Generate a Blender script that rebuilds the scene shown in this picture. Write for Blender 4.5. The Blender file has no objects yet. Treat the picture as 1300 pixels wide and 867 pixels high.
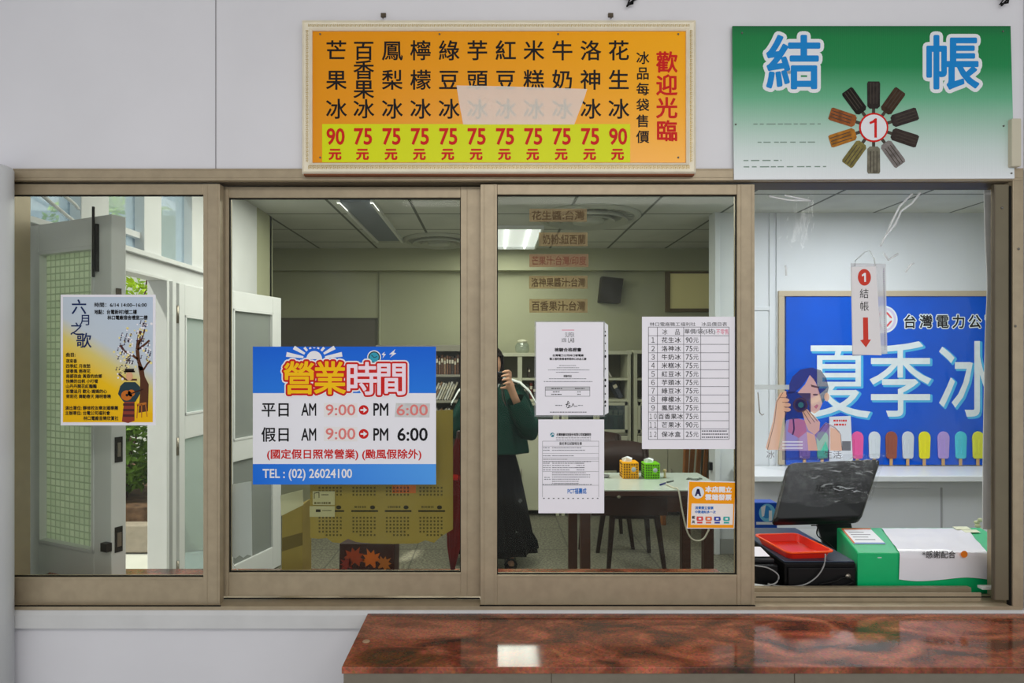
import bpy, math, random
from mathutils import Vector, Matrix
random.seed(7)
SC = bpy.context.scene
COL = SC.collection
D = 2.015          # camera to window wall
F = 800.0          # focal length in pixels of the 1300 wide frame
CX, CY, CZ = 625.0, 455.0, 1.55

# ---------------------------------------------------------------- camera, sky, lights, exposure
cd = bpy.data.cameras.new('camera'); cam = bpy.data.objects.new('camera', cd); COL.objects.link(cam)
cam.location = (0, -D, CZ); cam.rotation_euler = (math.pi/2, 0, 0)
cd.sensor_width = 36; cd.lens = 36*F/1300; cd.clip_start = .02
cd.shift_x = (650-CX)/1300; cd.shift_y = (CY-433.5)/1300
SC.camera = cam
SC.view_settings.view_transform = 'Standard'; SC.view_settings.look = 'None'
SC.view_settings.gamma = 1; SC.view_settings.exposure = 0.0; SC.view_settings.use_curve_mapping = False
w = bpy.data.worlds.new('sky'); SC.world = w; w.use_nodes = True
bg = w.node_tree.nodes['Background']; bg.inputs[0].default_value = (.93, .96, 1, 1); bg.inputs[1].default_value = .86
def area(name, loc, size, power, rot=(0, 0, 0), color=(1, 1, 1)):
    l = bpy.data.lights.new(name, 'AREA'); l.shape = 'RECTANGLE'; l.size, l.size_y = size; l.energy = power; l.color = color
    o = bpy.data.objects.new(name, l); COL.objects.link(o); o.location = loc; o.rotation_euler = rot
    return o
area('room_lamp', (.13, 3.9, 2.655), (.56, .8), 11, color=(1, 1, .92))
area('room_fill_near', (-.4, 1.9, 2.68), (2.0, 1.8), 62, color=(1, 1, .92))  # added unseen light that brightens the front of the back room
area('booth_fill', (2.7, 1.7, 2.68), (.9, 1.0), 44, color=(.95, .98, 1))  # extra light without a visible fixture, added to brighten the booth
area('street_fill', (.6, -2.6, 2.85), (2.6, .5), 36, rot=(math.radians(25), 0, 0), color=(1, .97, .93))  # broad fill added above and behind the camera to light the wall
sl_ = bpy.data.lights.new('sun', 'SUN'); sl_.energy = 5.0; sl_.angle = .03; sl_.color = (1, .97, .9)
so_ = bpy.data.objects.new('sun', sl_); COL.objects.link(so_); so_.rotation_euler = Vector((.50, .34, -1)).to_track_quat('-Z', 'Y').to_euler()

# ---------------------------------------------------------------- helpers
def lin(v):
    v /= 255.0
    return v/12.92 if v <= .04045 else ((v+.055)/1.055)**2.4
def rgb(c): return (lin(c[0]), lin(c[1]), lin(c[2]), 1)
_M = {}
def mat(name, c, rough=.6, metal=0, spec=.18, noise=0, nscale=20, bump=0, emit=0, stretch=None, coat=0):
    if name in _M: return _M[name]
    m = bpy.data.materials.new(name); m.use_nodes = True; nt = m.node_tree; b = nt.nodes['Principled BSDF']
    b.inputs['Base Color'].default_value = rgb(c); b.inputs['Roughness'].default_value = rough
    b.inputs['Metallic'].default_value = metal; b.inputs['Specular IOR Level'].default_value = spec
    b.inputs['Coat Weight'].default_value = coat
    if emit:
        b.inputs['Emission Color'].default_value = rgb(c); b.inputs['Emission Strength'].default_value = emit
    if noise or bump:
        tc = nt.nodes.new('ShaderNodeTexCoord'); mp = nt.nodes.new('ShaderNodeMapping')
        if stretch: mp.inputs['Scale'].default_value = stretch
        nz = nt.nodes.new('ShaderNodeTexNoise'); nz.inputs['Scale'].default_value = nscale; nz.inputs['Detail'].default_value = 5
        nt.links.new(tc.outputs['Object'], mp.inputs[0]); nt.links.new(mp.outputs[0], nz.inputs['Vector'])
        if noise:
            r = nt.nodes.new('ShaderNodeValToRGB'); a = rgb(c)
            r.color_ramp.elements[0].position = .3; r.color_ramp.elements[1].position = .7
            r.color_ramp.elements[0].color = tuple(max(0, x*(1-noise)) for x in a[:3])+(1,)
            r.color_ramp.elements[1].color = tuple(min(1, x*(1+noise)) for x in a[:3])+(1,)
            nt.links.new(nz.outputs[0], r.inputs[0]); nt.links.new(r.outputs[0], b.inputs['Base Color'])
        if bump:
            bp = nt.nodes.new('ShaderNodeBump'); bp.inputs['Strength'].default_value = bump; bp.inputs['Distance'].default_value = .005
            nt.links.new(nz.outputs[0], bp.inputs['Height']); nt.links.new(bp.outputs[0], b.inputs['Normal'])
    _M[name] = m
    return m
def ramp_mat(name, axis, stops, rough=.5, spec=.15):
    """colour gradient: axis = weights of the object coordinates, stops = (value, colour)"""
    m = bpy.data.materials.new(name); m.use_nodes = True; nt = m.node_tree; b = nt.nodes['Principled BSDF']
    b.inputs['Roughness'].default_value = rough; b.inputs['Specular IOR Level'].default_value = spec
    tc = nt.nodes.new('ShaderNodeTexCoord'); d = nt.nodes.new('ShaderNodeVectorMath'); d.operation = 'DOT_PRODUCT'
    d.inputs[1].default_value = axis; nt.links.new(tc.outputs['Object'], d.inputs[0])
    lo, hi = stops[0][0], stops[-1][0]
    mr = nt.nodes.new('ShaderNodeMapRange'); mr.inputs[1].default_value = lo; mr.inputs[2].default_value = hi
    nt.links.new(d.outputs['Value'], mr.inputs[0])
    r = nt.nodes.new('ShaderNodeValToRGB'); e = r.color_ramp.elements
    while len(e) < len(stops): e.new(.5)
    for k, (v, c) in enumerate(stops): e[k].position = (v-lo)/(hi-lo); e[k].color = rgb(c)
    nt.links.new(mr.outputs[0], r.inputs[0]); nt.links.new(r.outputs[0], b.inputs['Base Color'])
    return m
def film(name, tint, veil=.03, gloss=.03, veilcol=(225, 230, 228), rough=.02, dirt=0, dscale=8, bump=0, fres=0.0, stretch=None):
    """thin pane or film: lets light straight through, with a dusty veil and a weak mirror"""
    m = bpy.data.materials.new(name); m.use_nodes = True; nt = m.node_tree; N = nt.nodes; L = nt.links
    N.remove(N['Principled BSDF']); out = N['Material Output']
    t = N.new('ShaderNodeBsdfTransparent'); t.inputs[0].default_value = rgb(tint)
    g = N.new('ShaderNodeBsdfGlossy'); g.inputs['Roughness'].default_value = rough
    d = N.new('ShaderNodeBsdfDiffuse'); d.inputs[0].default_value = rgb(veilcol)
    m1 = N.new('ShaderNodeMixShader'); m1.inputs[0].default_value = veil
    m2 = N.new('ShaderNodeMixShader'); m2.inputs[0].default_value = gloss
    L.new(t.outputs[0], m1.inputs[1]); L.new(d.outputs[0], m1.inputs[2])
    L.new(m1.outputs[0], m2.inputs[1]); L.new(g.outputs[0], m2.inputs[2]); L.new(m2.outputs[0], out.inputs[0])
    if dirt or bump:
        tc = N.new('ShaderNodeTexCoord'); mp = N.new('ShaderNodeMapping'); nz = N.new('ShaderNodeTexNoise')
        if stretch: mp.inputs['Scale'].default_value = stretch
        nz.inputs['Scale'].default_value = dscale; nz.inputs['Detail'].default_value = 6
        L.new(tc.outputs['Object'], mp.inputs[0]); L.new(mp.outputs[0], nz.inputs['Vector'])
        if dirt:
            mr = N.new('ShaderNodeMapRange'); mr.inputs[1].default_value = .52; mr.inputs[2].default_value = .8
            mr.inputs[3].default_value = veil; mr.inputs[4].default_value = veil+dirt
            L.new(nz.outputs[0], mr.inputs[0]); L.new(mr.outputs[0], m1.inputs[0])
        if bump:
            bp = N.new('ShaderNodeBump'); bp.inputs['Strength'].default_value = bump; bp.inputs['Distance'].default_value = .02
            L.new(nz.outputs[0], bp.inputs['Height']); L.new(bp.outputs[0], g.inputs['Normal'])
    return m

def P(px, py, Y):
    """photo pixel on the plane at depth Y -> world point"""
    Z = Y+D
    return Vector(((px-CX)*Z/F, Y, CZ-(py-CY)*Z/F))
ORG = {}
class MB:
    def __init__(s): s.v = []; s.f = []; s.m = []; s.k = []; s.sm = []
    def mi(s, m):
        if m not in s.k: s.k.append(m)
        return s.k.index(m)
    def add(s, vs, fs, m, smooth=False):
        n = len(s.v); s.v += [Vector(v) for v in vs]; i = s.mi(m)
        for f in fs: s.f.append([n+q for q in f]); s.m.append(i); s.sm.append(smooth)
        return s
    def box(s, x0, x1, y0, y1, z0, z1, m):
        vs = [(x, y, z) for z in (z0, z1) for y in (y0, y1) for x in (x0, x1)]
        return s.add(vs, [(0, 2, 3, 1), (4, 5, 7, 6), (0, 1, 5, 4), (2, 6, 7, 3), (0, 4, 6, 2), (1, 3, 7, 5)], m)
    def hexa(s, a, b, m):
        """a, b: matching loops joined into a closed prism"""
        n = len(a)
        return s.add(list(a)+list(b), [tuple(range(n-1, -1, -1)), tuple(range(n, 2*n))]+[(i, (i+1) % n, n+(i+1) % n, n+i) for i in range(n)], m)
    def extr(s, pts, vec, m):
        a = [Vector(p) for p in pts]; vec = Vector(vec)
        return s.hexa(a, [p+vec for p in a], m)
    def tube(s, path, r, m, n=8, r1=None):
        path = [Vector(p) for p in path]; K = len(path); vs = []
        up = Vector((0, 0, 1))
        for i, p in enumerate(path):
            t = (path[min(i+1, K-1)]-path[max(i-1, 0)]).normalized()
            a = t.cross(up if abs(t.z) < .95 else Vector((1, 0, 0))).normalized(); b = t.cross(a)
            rr = r if r1 is None else r+(r1-r)*i/(K-1)
            vs += [p+(a*math.cos(2*math.pi*j/n)+b*math.sin(2*math.pi*j/n))*rr for j in range(n)]
        fs = [(i*n+j, i*n+(j+1) % n, (i+1)*n+(j+1) % n, (i+1)*n+j) for i in range(K-1) for j in range(n)]
        fs += [tuple(range(n-1, -1, -1)), tuple((K-1)*n+j for j in range(n))]
        return s.add(vs, fs, m, True)
    def lathe(s, prof, c, m, n=24, ax='z', sx=1, sy=1, wob=None):
        vs = []; c = Vector(c)
        for (r, h) in prof:
            for j in range(n):
                a = 2*math.pi*j/n; q = r*(1 if not wob else 1+wob(a, h))
                x, y = math.cos(a)*q*sx, math.sin(a)*q*sy
                vs.append(c+(Vector((x, y, h)) if ax == 'z' else Vector((x, h, y)) if ax == 'y' else Vector((h, x, y))))
        K = len(prof)
        fs = [(i*n+j, i*n+(j+1) % n, (i+1)*n+(j+1) % n, (i+1)*n+j) for i in range(K-1) for j in range(n)]
        fs += [tuple(range(n-1, -1, -1)), tuple((K-1)*n+j for j in range(n))]
        return s.add(vs, fs, m, True)
    def ball(s, c, r, m, sx=1, sy=1, sz=1, n=14):
        vs = []; K = n//2; c = Vector(c)
        for i in range(K+1):
            t = math.pi*i/K
            for j in range(n):
                a = 2*math.pi*j/n
                vs.append(c+Vector((r*sx*math.sin(t)*math.cos(a), r*sy*math.sin(t)*math.sin(a), r*sz*math.cos(t))))
        return s.add(vs, [(i*n+j, (i+1)*n+j, (i+1)*n+(j+1) % n, i*n+(j+1) % n) for i in range(K) for j in range(n)], m, True)
    def mesh(s, me, m, xf=None, smooth=True):
        vs = [xf @ v.co if xf else v.co.copy() for v in me.vertices]
        return s.add(vs, [tuple(p.vertices) for p in me.polygons], m, smooth)
    def xf(s, M, start=0):
        for i in range(start, len(s.v)): s.v[i] = M @ s.v[i]
        return s
    def build(s, name, parent=None, bevel=0, origin=None, sub=0):
        if parent is not None: og = ORG[parent.name]
        elif origin is not None: og = Vector(origin)
        else:
            lo = [min(v[k] for v in s.v) for k in range(3)]; hi = [max(v[k] for v in s.v) for k in range(3)]
            og = Vector(((lo[0]+hi[0])/2, (lo[1]+hi[1])/2, lo[2]))
        me = bpy.data.meshes.new(name); me.from_pydata([v-og for v in s.v], [], s.f)
        for m in s.k: me.materials.append(m)
        me.polygons.foreach_set('material_index', s.m); me.polygons.foreach_set('use_smooth', s.sm); me.update()
        o = bpy.data.objects.new(name, me); COL.objects.link(o); ORG[o.name] = og
        if parent is not None: o.parent = parent
        else: o.location = og
        if bevel:
            b = o.modifiers.new('edge', 'BEVEL'); b.width = bevel; b.segments = 2; b.limit_method = 'ANGLE'
        if sub:
            b = o.modifiers.new('sub', 'SUBSURF'); b.levels = b.render_levels = sub
        return o
def tag(o, label, cat, group=None):
    o['label'] = label; o['category'] = cat
    if group: o['group'] = group
    return o
def thing(name, label, cat, loc, group=None):
    o = bpy.data.objects.new(name, None); COL.objects.link(o); o.location = loc; o.empty_display_size = .05
    ORG[o.name] = Vector(loc)
    return tag(o, label, cat, group)
def struct(o): o['kind'] = 'structure'; return o
def sthing(name, loc):
    o = bpy.data.objects.new(name, None); COL.objects.link(o); o.location = loc; ORG[o.name] = Vector(loc); o.empty_display_size = .05
    return struct(o)
def copy_tree(o, loc, label=None, scale=None, rot=None, parent=None):
    c = o.copy(); COL.objects.link(c); ORG[c.name] = Vector(loc) if loc is not None else ORG[o.name]
    if loc is not None: c.location = loc
    if label: c['label'] = label
    if scale: c.scale = scale
    if rot: c.rotation_euler = rot
    if parent: c.parent = parent
    for ch in o.children: copy_tree(ch, None, parent=c)
    return c

# ---- lettering ---------------------------------------------------------------------------
_G = {}
def glyph(body, bold=0.0, res=3):
    """filled outlines of a string in em units; bold = extra stroke with round joins"""
    k = (body, round(bold, 4), res)
    if k in _G: return _G[k]
    if bold:
        v0, f0 = glyph(body, 0.0, res); vs, fs = list(v0), list(f0); cnt = {}
        for f in f0:
            for i in range(len(f)):
                e = (min(f[i], f[i-1]), max(f[i], f[i-1])); cnt[e] = cnt.get(e, 0)+1
        rg = random.Random(5); nd = 10 if bold > .05 else 6; used = set()
        for (i, j), c in cnt.items():
            if c != 1: continue
            (x0, y0, _), (x1, y1, _) = v0[i], v0[j]; L = math.hypot(x1-x0, y1-y0)
            if L < 1e-6: continue
            nx, ny = -(y1-y0)/L*bold, (x1-x0)/L*bold; n = len(vs); z = rg.uniform(.2, 1)
            vs += [(x0+nx, y0+ny, z), (x1+nx, y1+ny, z), (x1-nx, y1-ny, z), (x0-nx, y0-ny, z)]; fs.append((n, n+1, n+2, n+3)); used |= {i, j}
        for i in used:
            x, y, _ = v0[i]; n = len(vs); z = rg.uniform(.2, 1); vs += [(x+bold*math.cos(6.2832*q/nd), y+bold*math.sin(6.2832*q/nd), z) for q in range(nd)]; fs.append(tuple(range(n, n+nd)))
        _G[k] = (vs, fs); return _G[k]
    c = bpy.data.curves.new('g', 'FONT'); c.body = body; c.resolution_u = res
    o = bpy.data.objects.new('g', c); COL.objects.link(o); bpy.context.view_layer.update()
    e = o.evaluated_get(bpy.context.evaluated_depsgraph_get()); me = e.to_mesh()
    # merge doubled points so that boundary edges are true outlines
    idx, vs, mp = {}, [], []
    for v in me.vertices:
        q = (round(v.co.x, 5), round(v.co.y, 5))
        if q not in idx: idx[q] = len(vs); vs.append((v.co.x, v.co.y, 0))
        mp.append(idx[q])
    fs = []
    for p in me.polygons:
        f = []
        for i in p.vertices:
            if mp[i] not in f: f.append(mp[i])
        if len(f) > 2: fs.append(tuple(f))
    e.to_mesh_clear(); bpy.data.objects.remove(o); bpy.data.curves.remove(c)
    _G[k] = (vs, fs)
    return _G[k]
class Pl:
    """a flat printed plane facing the street at depth Y; drawing is given in photo pixels on that plane"""
    LS = .00035
    def __init__(s, Y, mb=None, skew=None): s.Y = Y; s.mb = mb or MB(); s.skew = skew
    def pt(s, px, py, k=0):
        if s.skew: px, py = s.skew(px, py)
        v = P(px, py, s.Y); v.y -= k*s.LS
        return v
    def rect(s, x0, y0, x1, y1, m, k=1): return s.poly([(x0, y0), (x1, y0), (x1, y1), (x0, y1)], m, k)
    def poly(s, pts, m, k=1):
        n = len(pts); a = [s.pt(x, y, k) for x, y in pts]
        s.mb.add(a, [tuple(range(n))], m); return s
    def slab(s, x0, y0, x1, y1, th, m):
        a = [s.pt(x0, y0), s.pt(x1, y0), s.pt(x1, y1), s.pt(x0, y1)]
        s.mb.extr(a, (0, th, 0), m); return s
    def disc(s, cx, cy, r, m, k=1, ry=None, n=28):
        return s.poly([(cx+r*math.cos(6.28318*i/n), cy+(ry or r)*math.sin(6.28318*i/n)) for i in range(n)], m, k)
    def line(s, pts, w, m, k=1):
        for (a, b), (c, d) in zip(pts, pts[1:]):
            L = math.hypot(c-a, d-b) or 1; nx, ny = -(d-b)/L*w/2, (c-a)/L*w/2
            s.poly([(a+nx, b+ny), (c+nx, d+ny), (c-nx, d-ny), (a-nx, b-ny)], m, k)
        return s
    def _put(s, g, fx, fy, m, k):
        vs, fs = g
        s.mb.add([s.pt(fx(x), fy(y), k+z*.5) for x, y, z in vs], fs, m); return s
    def cell(s, ch, cx, cy, wd, h, m, k=2, bold=0.0):
        """one character, its em square centred at cx, cy"""
        return s._put(glyph(ch, bold), lambda x: cx+(x-.5)*wd, lambda y: cy-(y-.38)*h, m, k)
    def cells(s, txt, x0, x1, cy, h, m, k=2, bold=0.0):
        n = len(txt); w_ = (x1-x0)/n
        for i, ch in enumerate(txt):
            if ch not in ' \u3000': s.cell(ch, x0+w_*(i+.5), cy, min(w_, h*1.05), h, m, k, bold)
        return s
    def col(s, txt, cx, ys, wd, h, m, k=2, bold=0.0):
        for ch, y in zip(txt, ys): s.cell(ch, cx, y, wd, h, m, k, bold)
        return s
    def fit(s, txt, x0, y0, x1, y1, m, k=2, bold=0.0, ref=None):
        """a whole string squeezed into a box; ref = string whose inked height sets the box"""
        vs, fs = glyph(txt, bold); rv = glyph(ref, 0)[0] if ref else vs
        a, b = min(v[0] for v in vs), max(v[0] for v in vs); c, d = min(v[1] for v in rv), max(v[1] for v in rv)
        return s._put((vs, fs), lambda x: x0+(x-a)/(b-a)*(x1-x0), lambda y: y1-(y-c)/(d-c)*(y1-y0), m, k)

# ---------------------------------------------------------------- materials
INK = mat('black_ink', (22, 20, 24), .5); RED = mat('red_ink', (205, 28, 24), .5); WHITE = mat('white_ink', (238, 236, 240), .5)
GREYINK = mat('grey_ink', (110, 110, 118), .6); LINEINK = mat('line_ink', (90, 88, 96), .6)
PAPER = mat('paper_white', (238, 235, 243), .7, noise=.015, nscale=6); BLUEINK = mat('blue_ink', (30, 110, 195), .5)
ALU = mat('bronze_aluminium', (166, 151, 126), .42, .25, .4, noise=.07, nscale=30, stretch=(1, 1, 1))
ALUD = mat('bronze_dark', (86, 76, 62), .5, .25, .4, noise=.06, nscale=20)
ALUJ = mat('bronze_jamb', (112, 104, 84), .45, .3, .4, noise=.05, nscale=12)
RUBBER = mat('black_gasket', (22, 21, 18), .7)
WALL = mat('white_plaster', (222, 221, 226), .75, noise=.035, nscale=2.2, bump=.05)
WALLIN = mat('inner_wall_green', (178, 179, 150), .8, noise=.03, nscale=2)
WHITEP = mat('white_painted_wood', (216, 217, 218), .5, noise=.03, nscale=5)
CREAMP = mat('greenish_cream_paint', (196, 196, 172), .55, noise=.04, nscale=5)
GLASS = film('window_glass', (243, 245, 241), .004, .006, dirt=.035, dscale=3.5)
GLASSIN = film('cabinet_glass', (190, 205, 205), .05, .05)
DWOOD = mat('dark_wood', (72, 42, 30), .4, 0, .25, noise=.2, nscale=8, stretch=(1, 6, 6))
OWOOD = mat('orange_wood', (150, 92, 40), .4, 0, .4, noise=.15, nscale=8)
STEEL = mat('brushed_steel', (150, 142, 130), .35, .8, .5, noise=.05, nscale=40)
BLACKP = mat('black_plastic', (9, 9, 10), .38, 0, .2)
def grid_floor(name, c, line, size, lw, rough=.6, spec=.3, speck=0):
    m = bpy.data.materials.new(name); m.use_nodes = True; nt = m.node_tree; N = nt.nodes; L = nt.links; b = N['Principled BSDF']
    b.inputs['Roughness'].default_value = rough; b.inputs['Specular IOR Level'].default_value = spec
    g = N.new('ShaderNodeNewGeometry'); br = N.new('ShaderNodeTexBrick'); br.offset = 0; br.inputs['Scale'].default_value = 1
    br.inputs['Brick Width'].default_value = size; br.inputs['Row Height'].default_value = size; br.inputs['Mortar Size'].default_value = lw
    br.inputs['Mortar'].default_value = rgb(line); L.new(g.outputs['Position'], br.inputs['Vector'])
    nz = N.new('ShaderNodeTexNoise'); nz.inputs['Scale'].default_value = 55 if speck else 3; nz.inputs['Detail'].default_value = 2
    L.new(g.outputs['Position'], nz.inputs['Vector'])
    r = N.new('ShaderNodeValToRGB'); a = rgb(c); q = speck or .04
    r.color_ramp.elements[0].position = .4; r.color_ramp.elements[1].position = .6
    r.color_ramp.elements[0].color = tuple(x*(1-q) for x in a[:3])+(1,); r.color_ramp.elements[1].color = tuple(min(1, x*(1+q)) for x in a[:3])+(1,)
    L.new(nz.outputs[0], r.inputs[0]); L.new(r.outputs[0], br.inputs['Color1']); L.new(r.outputs[0], br.inputs['Color2'])
    L.new(br.outputs['Color'], b.inputs['Base Color'])
    return m
def granite():
    m = bpy.data.materials.new('red_granite'); m.use_nodes = True; nt = m.node_tree; N = nt.nodes; L = nt.links; b = N['Principled BSDF']
    b.inputs['Roughness'].default_value = .09; b.inputs['Specular IOR Level'].default_value = .5
    g = N.new('ShaderNodeNewGeometry'); mp = N.new('ShaderNodeMapping'); mp.inputs['Scale'].default_value = (1.5, 3.0, 2); mp.inputs['Rotation'].default_value = (0, 0, -.3)
    L.new(g.outputs['Position'], mp.inputs[0])
    n1 = N.new('ShaderNodeTexNoise'); n1.inputs['Scale'].default_value = 2.6; n1.inputs['Detail'].default_value = 7; n1.inputs['Distortion'].default_value = 1.6
    L.new(mp.outputs[0], n1.inputs['Vector'])
    r = N.new('ShaderNodeValToRGB'); e = r.color_ramp.elements
    for k, (p, c) in enumerate([(.30, (52, 40, 36)), (.42, (92, 46, 34)), (.50, (116, 52, 36)), (.585, (150, 66, 44)), (.62, (64, 54, 48)), (.70, (165, 84, 62))]):
        if k > 1: e.new(.5)
        e[k].position = p; e[k].color = rgb(c)
    L.new(n1.outputs[0], r.inputs[0])
    n2 = N.new('ShaderNodeTexVoronoi'); n2.inputs['Scale'].default_value = 170; L.new(g.outputs['Position'], n2.inputs['Vector'])
    mx = N.new('ShaderNodeMix'); mx.data_type = 'RGBA'; mx.blend_type = 'MULTIPLY'; mx.inputs[0].default_value = .5
    L.new(r.outputs[0], mx.inputs[6]); L.new(n2.outputs['Color'], mx.inputs[7])
    hs = N.new('ShaderNodeHueSaturation'); hs.inputs['Hue'].default_value = .508; hs.inputs['Saturation'].default_value = .95; hs.inputs['Value'].default_value = 1.5
    L.new(mx.outputs[2], hs.inputs['Color']); L.new(hs.outputs[0], b.inputs['Base Color'])
    return m
GRANITE = granite()
# ================================================================ SETTING: street side
def wx(px, Y=0): return P(px, 0, Y).x
def wz(py, Y=0): return P(0, py, Y).z
OX0, OX1, OZ0, OZ1 = wx(2), wx(1296), wz(772), wz(214)
m = MB()
m.box(-3.6, OX0, 0, .1, 0, 2.95, WALL); m.box(OX1, 4.4, 0, .1, 0, 2.95, WALL)
m.box(OX0, OX1, 0, .1, OZ1, 2.95, WALL); m.box(OX0, OX1, 0, .1, 0, OZ0, WALL)
struct(m.build('wall_front'))
# raised plaster strip right of the jamb, hairline joint over the window
m = MB(); m.box(wx(1299), wx(1340), -.012, 0, 0, 2.95, WALL); struct(m.build('trim_4', bevel=.002))
m = MB(); m.box(wx(273.4), wx(274.6), -.0012, 0, OZ1, 2.95, mat('joint_grey', (150, 148, 152), .8)); struct(m.build('trim_1'))
# sloping plaster sill
m = MB(); a = [(OX0-.02, -.012, wz(773)), (OX0-.02, 0, wz(773)), (OX0-.02, 0, wz(797)), (OX0-.02, -.022, wz(794)), (OX0-.02, -.020, wz(778))]
m.extr(a, (OX1-OX0+.03, 0, 0), mat('sill_plaster', (205, 205, 205), .8, noise=.04, nscale=9)); struct(m.build('trim_2'))
# street floor; unseen soffit added to darken the upper wall
m = MB(); m.box(-3.6, 4.4, -5, 0, -.06, 0, grid_floor('arcade_tiles', (150, 148, 142), (110, 108, 104), .4, .008)); struct(m.build('floor_arcade'))
m = MB(); m.box(-3.6, 4.4, -3.4, 0, 2.95, 3.05, mat('soffit_paint', (205, 205, 205), .8)); struct(m.build('ceiling_shade'))
# painted round post at the left
m = MB(); zt = wz(204, -.11)
m.lathe([(.052, 0), (.052, zt-.012), (.049, zt-.004), (.040, zt)], (-1.5475, -.06, 0), mat('post_paint', (206, 208, 210), .5), n=32)
tag(m.build('post'), 'white painted round post at the left edge of the window', 'post')

# ---------------------------------------------------------------- aluminium window
win = sthing('window_1', P(650, 772, .045))
def bx(name, par, x0, y0, x1, y1, Y0, Y1, mt=ALU, bevel=.002, Yp=None):
    Yp = Y0 if Yp is None else Yp
    return MB().box(wx(x0, Yp), wx(x1, Yp), Y0, Y1, wz(y1, Yp), wz(y0, Yp), mt).build(name, par, bevel=bevel)
# head: face lip, channel behind coloured darker to hold its shadow
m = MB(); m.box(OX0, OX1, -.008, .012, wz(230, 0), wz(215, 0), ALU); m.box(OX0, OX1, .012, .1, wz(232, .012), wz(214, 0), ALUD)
m.box(OX0, OX1, -.010, -.008, wz(217, 0), wz(215.4, 0), ALU); m.box(OX0, OX1, -.0095, -.008, wz(226.5, 0), wz(225, 0), ALU)
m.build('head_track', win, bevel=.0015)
# jambs
m = MB(); m.box(wx(1284, .0), wx(1297.5, 0), -.006, .1, OZ0, OZ1, ALU); m.box(wx(1281.6, -.001), wx(1285, -.001), -.001, .012, OZ0, wz(236), RUBBER)
m.box(wx(1259, .012), wx(1281.5, .002), .002, .012, wz(762, .002), wz(234, .002), ALUJ); m.box(wx(1258, .012), wx(1263.5, .0), -.001, .012, wz(762, .002), wz(234, .002), ALUD)
m.build('right_jamb', win, bevel=.0015)
bx('left_jamb', win, 1, 214, 8, 772, -.006, .1)
# sill with three ribs
m = MB(); m.box(OX0, OX1, -.008, .1, wz(773.5), wz(768.5, 0), ALU)
for yy, Y in ((763.5, .039), (757.0, .0765)): m.box(OX0, OX1, Y, Y+.004, wz(770), wz(yy, Y), ALU)
m.box(wx(958), wx(1258), .082, .1, wz(771), wz(746, .082), ALU); m.box(wx(960), wx(1257), .036, .04, wz(770), wz(752.5, .036), ALU)
m.build('sill_track', win, bevel=.001)
for a_, b_, y0, y1, Y in ((2, 280, 768.6, 770, -.0086), (609, 959, 768.2, 769.6, -.0086), (281, 609, 759.2, 760.4, .0385), (281, 609, 766.2, 767.2, .0385), (960, 1258, 757.4, 758.6, .0355), (960, 1258, 765.6, 766.6, .0355)):
    MB().box(wx(a_, Y), wx(b_, Y), Y, Y+.003, wz(y1, Y), wz(y0, Y), RUBBER).build('track_groove', win)
def screw(par, px, py, Y, name='screw', r=.004):
    v = P(px, py, Y); return MB().lathe([(r, 0), (r*.9, -.002), (r*.4, -.003)], v, mat('screw_steel', (120, 118, 112), .4, .7), n=10, ax='y').build(name, par)
screw(win, 1293, 316, -.006); screw(win, 1289, 414, -.006); screw(win, 1272, 264, .002)

def sash(n, Yc, L, gx0, gx1, R, top, gy0, gy1, bot, dark=False):
    Y0, Y1 = Yc-.015, Yc+.015
    s = sthing('window_%d' % n, P((L+R)/2, bot, Yc))
    def stile(x0, x1, nm):
        m = MB(); m.box(wx(x0, Y0), wx(x1, Y0), Y0, Y1, wz(bot, Y0), wz(top, Y0), ALU)
        if x1-x0 > 12:     # ribbed extrusion: two fine grooves
            for q in (.22, .84):
                c = x0+(x1-x0)*q; m.box(wx(c-.6, Y0), wx(c+.6, Y0), Y0-.0015, Y0, wz(bot, Y0), wz(top, Y0), ALU)
        m.build(nm, s, bevel=.0015)
    stile(L, gx0, 'left_stile'); stile(gx1, R, 'right_stile')
    bx('top_rail', s, gx0, top, gx1, gy0, Y0+.002, Y1-.002)
    m = MB(); m.box(wx(gx0, Y0), wx(gx1, Y0), Y0+.002, Y1-.002, wz(bot, Y0), wz(gy1, Y0), ALU)
    m.box(wx(gx0, Y0), wx(gx1, Y0), Y0, Y0+.002, wz(gy1+3, Y0), wz(gy1, Y0), ALU)
    m.build('bottom_rail', s, bevel=.0015)
    g = MB(); g.box(wx(gx0-2, Yc), wx(gx1+2, Yc), Yc-.002, Yc+.002, wz(gy1+2, Yc), wz(gy0-2, Yc), GLASS); g.build('glass_pane', s)
    k = MB()
    for x0, y0, x1, y1 in ((gx0, gy0, gx1, gy0+1.2), (gx0, gy1-1.2, gx1, gy1), (gx0, gy0, gx0+1.1, gy1), (gx1-1.1, gy0, gx1, gy1)):
        k.box(wx(x0, Y0), wx(x1, Y0), Yc-.008, Yc-.002, wz(y1, Y0), wz(y0, Y0), RUBBER)
    k.build('gasket', s)
    return s
YA, YB = .022, .060
sash(2, YA, 4, 12, 258, 279, 233.5, 247, 733, 769)
sash(3, YB, 275, 290, 585, 622, 237, 251, 727, 757)
sash(4, YA, 610, 631, 936, 958, 234, 247, 730, 768.5)

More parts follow.
